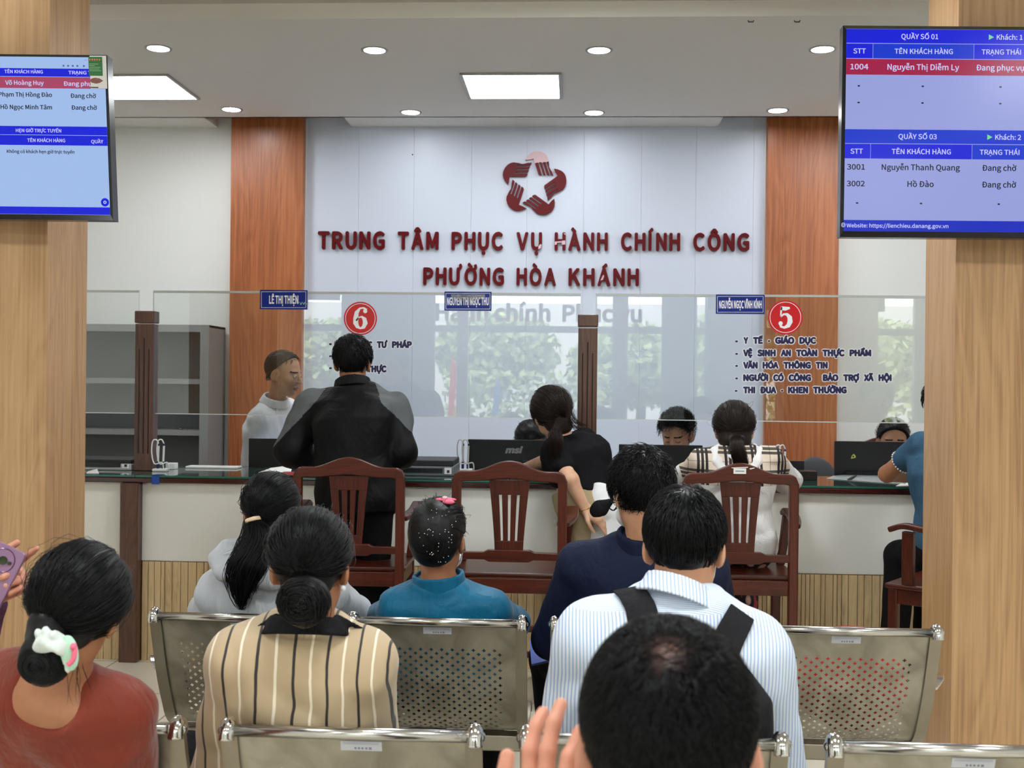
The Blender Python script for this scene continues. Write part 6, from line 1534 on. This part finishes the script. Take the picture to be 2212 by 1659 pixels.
sobj('hair', join(cp, strands_short(h, (0, -.2, 1), 900, .006, 81, ok_hair(-.030, -.06), (.02, .035), .02, .0009, 5, (0, -.4, -.6), .2), strands_short(h, (0, -.3, .9), 130, .002, 82, lambda l: (l[:, 2] > .085) & (l[:, 1] < .06), (.03, .05), .02, .0007, 5, (1, .2, 0), .2)), [HB], r)

# === the woman in black leaning over the counter
h = Head(PV(1190, 895, 5.88), 18, 6, -8, 1.02); NK = PV(1222, 950, 5.86); HK = PV(1279, 1085, 5.80)
SLk, SRk = PV(1194, 972, 5.76), PV(1262, 950, 5.96)
M_BTEE = fabric('black_tee', lin(15, 15, 18), .8, 500, .2, .15); M_KHAKI = fabric('khaki_trousers', lin(164, 148, 116), .8, 400, .2, .1)
ek, wk = PV(1233, 1036, 5.62), PV(1264, 1100, 5.63)
r, b_, t_ = person('person in a black tee and khaki trousers leaning over the counter', h, NK, SLk, SRk, HK, (ek, wk), (PV(1190, 990, 6.02), PV(1140, 1008, 6.22)),
    ((HK[0]-.02, 5.76, .48), (HK[0]-.02, 5.72, .105)), ((HK[0]+.12, 5.82, .48), (HK[0]+.13, 5.80, .105)), SK_C, BUILD_F, M_BTEE, M_KHAKI, topcut=lambda X, Y, Z: .975-Z+0*X+0*Y, topname='tee_shirt', grow=.014, sleeve='short', sleeve_r=(.060, .054, .04), fold=(.004, 10), front=(-.6, .8, 0),
    handL=dict(d=(.80, -.22, -.56), n=(-.45, .5, -.6), thumb=-1, curl=(.15, .3, .4, .45), spread=.05, fine=True))
obj('bracelet', MB().tube([V3(wk)+np.array([.030*math.cos(t*PI/8)*.9, .030*math.sin(t*PI/8), .012*math.cos(t*PI/8)-.0]) for t in range(17)], .0035, 6), M_GOLD, r)
tied_hair(r, h, HBR, (.28, -.75, -.60), .022, .012, 1000, 91, fly=60, ears=False, rad=.0012, extra=[(h.e((.02, -.05, -.065), (.066, .05, .06)), .03)])
t0 = PV(1202, 930, 5.68); sobj('ponytail', join(lock([PV(1215, 905, 5.72), t0, PV(1200, 955, 5.64), PV(1197, 992, 5.66)], 260, .02, 7, prof=([0, .3, .6, 1], [.03, .016, .042, .03])), lock([PV(1228, 890, 5.74), PV(1240, 915, 5.74), PV(1262, 925, 5.78)], 60, .02, 4, .03, .0008)), [HBR], r)
sobj('hair_tie', blob([(ring(t0, (0.1, 0.3, 1), (0, 1, 0), .018, .018, .006, .014), .004, 'u')], .004), [M_BLKC], r)
bgp = thing('plastic_bag', 'white plastic bag hanging beside the khaki trousers', 'bag', tuple(PV(1312, 1100, 5.60)))
sobj('bag_body', blob([(loft([(PV(1305, 1205, 5.69), .080, .04), (PV(1308, 1150, 5.69), .085, .05), (PV(1314, 1090, 5.69), .080, .04), (PV(1318, 1046, 5.69), .070, .012)], (1, 0, 0), (0, 1, 0)), .01, 'u')], .008, (.008, 14, 3)), [plain('white_thin_plastic', lin(226, 228, 230), .3)], bgp)
pc = PV(1300, 1097, 5.52); pch = thing('drawstring_pouch', 'small black pouch with loose loops hanging by the gold bracelet', 'pouch', tuple(pc))
sobj('pouch_body', blob([(ell(pc+np.array([-.012, 0, -.004]), (.048, .026, .040), headR(0, 0, -35)), .02, 'u'), (ell(pc+np.array([.03, 0, .022]), (.028, .018, .019), headR(0, 0, -35)), .02, 'u')], .005, (.005, 22, 2)), [M_BLKC], pch)
mb = MB()
for s in (0, .012): mb.tube(smooth_path([Vector(pc)+Vector(q) for q in ((.02, -.01, .012), (.05, -.015, .03+s), (.075, -.01, .012+s), (.055, -.012, -.01), (.03, -.01, .005))]), .003, 6)
obj('cord_loop', mb, M_BLKC, pch, smooth=True)

# === the woman in the plaid hoodie on the right-hand chair
h = Head(PV(1585, 930, 5.64), -3, 12, 0, 1.0); NP = PV(1590, 972, 5.58); HP_ = PV(1590, 1188, 5.55); HP_[2] = .73
zc = float(PV(1590, 1046, 5.55)[2]); cxp = float(HP_[0])
M_PLAID = plaid_mat(); M_WHOOD = fabric('white_jersey', lin(226, 224, 222), .85, 500, .2, .06)
def zp(c):
    u = np.abs(c[:, 0]-cxp); return ((c[:, 2] > zc) & (u < .262-.25*np.maximum(1.10-c[:, 2], 0)) & (c[:, 1] < 5.84)).astype(int)
kz = ((HP_[0]-.09, 5.92, .70), (HP_[0]-.09, 5.84, .22)), ((HP_[0]+.09, 5.92, .70), (HP_[0]+.09, 5.84, .22))
r, b_, t_ = person('person with a brown ponytail in a white hoodie with beige plaid shoulders', h, NP, PV(1518, 1000, 5.57), PV(1662, 998, 5.57), HP_, (PV(1474, 1040, 5.80), PV(1520, 1012, 6.20)), (PV(1700, 1036, 5.80), PV(1665, 1012, 6.20)), kz[0], kz[1], SK_C, BUILD_F,
    [M_WHOOD, M_PLAID], floral_mat(), topname='hoodie', grow=.026, sleeve_r=(.066, .064, .046), fold=(.006, 9), toph=.006, zone=zp)
hpts = [PV(*q) for q in ((1556, 962, 5.60), (1543, 974, 5.545), (1549, 998, 5.49), (1564, 1020, 5.455), (1583, 1034, 5.435), (1601, 1034, 5.435), (1621, 1020, 5.455), (1635, 998, 5.49), (1639, 974, 5.545), (1626, 962, 5.60))]
sobj('hood', blob(drape(hpts, [.014, .019, .022, .024, .025, .025, .024, .022, .019, .014], .014) + [(ell(PV(1591, 1004, 5.50), (.082, .04, .062)), .02, 'u'), (ell(PV(1591, 968, 5.52), (.064, .05, .040)), .015, 's')], .0055, (.003, 14, 2)), [M_WHOOD], r)
tied_hair(r, h, HBR, (.02, -.86, -.50), .022, .012, 1000, 101, fly=20, ears=False, extra=[(h.e((0, -.05, -.055), (.078, .052, .060)), .03)])
t0 = h.w((.004, -.098, -.055)); sobj('ponytail', lock([t0+np.array([0, .0, .01]), PV(1592, 965, 5.42), PV(1600, 1000, 5.42), PV(1604, 1040, 5.44)], 300, .03, 7, prof=([0, .2, .6, 1], [.022, .030, .036, .026])), [HBR], r)
mb = MB()
for k in range(14): mb.ball(t0+np.array([.032*math.cos(k*.45), -.012-.008*math.sin(k*.45), .010*math.sin(k*.9)]), .009, 7, 5)
obj('hair_tie', mb, plain('dark_purple_scrunchie', lin(44, 30, 44), .8), r, smooth=True)

# === clerks behind the monitors
def clerk(label, px, py, yaw, pitch, roll, Y, top, hairfn, sk, b=BUILD_M, k=1.05):
    h = Head(PV(px, py, Y), yaw, pitch, roll, k); N = h.c+np.array([0, .05, -.185]); hip = (N[0], Y+.30, .56)
    SLq, SRq = N+np.array([.175, .02, -.07]), N+np.array([-.175, .02, -.07])
    r, b_, t_ = person(label, h, N, SLq, SRq, hip, (SLq+np.array([.06, -.02, -.25]), SLq+np.array([-.02, -.20, -.27])), (SRq+np.array([-.06, -.02, -.25]), SRq+np.array([.02, -.20, -.27])),
        ((N[0]+.1, Y-.05, .52), (N[0]+.1, Y-.02, .105)), ((N[0]-.1, Y-.05, .52), (N[0]-.1, Y-.02, .105)), sk, b, top, M_PANTS, fold=(.004, 8), closed=pitch > 12)
    hairfn(r, h); return r
clerk('person with short black hair looking down behind the third monitor', 1462, 940, 180-22, 22, 0, 7.02, M_WSH, lambda r, h: short_hair(r, h, HB, .020, -.004, 1500, (.03, .055), .22, 111, W_=(0, -.5, .85), jit=.4, comb=(.3, .2, .8)), SK_A, k=1.08)
clerk('person with parted black hair whose eyes show over the right monitor', 1930, 954, 180-10, 8, 0, 7.02, M_WSH, lambda r, h: tied_hair(r, h, HB, (0, -.9, -.4), .012, -.002, 900, 121, fly=6), SK_A, BUILD_F, 1.06)
clerk('person with black hair bent low behind the monitor with the logo', 1150, 960, 180+18, 28, 14, 7.02, M_WSH, lambda r, h: tied_hair(r, h, HBS, (0, -.9, -.4), .016, .004, 900, 131, fly=6), SK_A, BUILD_F, 1.06)

# === the customer half behind the right pillar
HQ = PV(2062, 1225, 5.58); HQ[2] = .73; NQ = np.array([HQ[0]-.02, 5.66, 1.22]); h = Head(NQ+np.array([0, .06, .19]), 10, 10, 0, 1.0)
M_TEEB = fabric('slate_blue_polo', lin(56, 88, 112), .8, 300, .2, .1)
eq, wq = PV(1916, 1024, 5.86), PV(2010, 1033, 6.12)
r, b_, t_ = person('person in a slate blue polo, elbow on the counter, half behind the right pillar', h, NQ, PV(1992, 966, 5.66), NQ+np.array([.19, .03, -.07]), HQ, (eq, wq), (NQ+np.array([.26, .2, -.2]), NQ+np.array([.1, .42, -.22])),
    (PV(1945, 1200, 5.78), PV(1930, 1420, 5.80)), (PV(2010, 1215, 5.84), PV(2000, 1440, 5.86)), SK_B, BUILD_M, M_TEEB, M_PANTS, topname='polo_shirt', grow=.016, sleeve='short', sleeve_r=(.070, .064, .05), fold=(.004, 8), sleeve_frac=.42)
Sq = V3(PV(1992, 966, 5.66)); ce = Sq+(V3(eq)-Sq)*.42; mb = MB(); ax = unit(V3(eq)-Sq); u_ = unit(np.cross(ax, [0, 1, 0])); v_ = np.cross(ax, u_)
for k in range(26):
    a = 2*PI*k/26; mb.ball(ce+(u_*math.cos(a)+v_*math.sin(a))*.0600+ax*.036, .0048, 6, 4)
obj('sleeve_trim', mb, M_WHITET, t_, smooth=True)
short_hair(r, h, HB, .016, .002, 700, seed=141)

# === the hand with the phone at the left edge
hp = PV(-235, 1120, 2.86); h = Head(hp, 180, 4, 0, 1.0); NF = hp+np.array([0, .02, -.19]); HF = NF+np.array([0, .03, -.50])
ph_c = PV(18, 1218, 2.50); wp = PV(-22, 1284, 2.552)
ELB = NF+np.array([.20, -.05, -.30])
r, b_, t_ = person('person beyond the left edge holding up the purple phone, only fingers in view', h, NF, NF+np.array([.17, 0, -.06]), NF+np.array([-.17, 0, -.06]), HF, (ELB, wp), (NF+np.array([-.22, -.02, -.3]), NF+np.array([-.12, -.2, -.34])),
    ((HF[0]+.09, HF[1], .44), (HF[0]+.09, HF[1], .105)), ((HF[0]-.09, HF[1], .44), (HF[0]-.09, HF[1], .105)), SK_D, BUILD_F, fabric('plum_cardigan', lin(96, 60, 84)), M_PANTS, sleeve_end=.9,
    handL=dict(d=(.86, -.06, .50), n=(0, -1, 0.05), thumb=-1, curl=(.12, 1.05, 1.15, 1.2), spread=.05, fine=True, tcurl=-.3))
tied_hair(r, h, HB, (0, -.9, -.4), .014, .006, 500, 151, fly=6)
ph = thing('mobile_phone', 'purple phone with a round camera ring held up at the left edge', 'phone', tuple(ph_c))
MP = Matrix.Translation(ph_c) @ Matrix.Rotation(math.radians(24), 4, 'Y') @ Matrix.Rotation(math.radians(-8), 4, 'X')
def rrect(w, hh, rad, n=6): return [(sx*(w-rad)+rad*math.cos(a), sz*(hh-rad)+rad*math.sin(a)) for sx, sz, a0 in ((1, 1, 0), (-1, 1, PI/2), (-1, -1, PI), (1, -1, 1.5*PI)) for a in [a0+PI/2*k/n for k in range(n+1)]]
MP2 = MP @ Matrix.Translation(Vector((-.010, 0, -.045)))
obj('case', MB().prism(rrect(.038, .081, .010), -.005, .005, MP2), plain('purple_phone_case', lin(138, 104, 134), .3, .2), ph, bevel=.002)
cr_ = MB(); cr_.tube([MP2 @ Vector((-.002+.026*math.cos(t*PI/16), -.0055, .048+.026*math.sin(t*PI/16))) for t in range(33)], .0012, 6); obj('camera_ring', cr_, plain('dark_purple_ring', lin(96, 66, 92), .2, .5), ph)
for dx, rad in ((-.018, .006), (0, .0095), (.016, .004)): obj('camera_lens', MB().tube([MP2 @ Vector((dx-.002, -.0085, .048)), MP2 @ Vector((dx-.002, -.004, .048))], rad, 16), plain('lens_glass', lin(10, 10, 14), .05), ph)
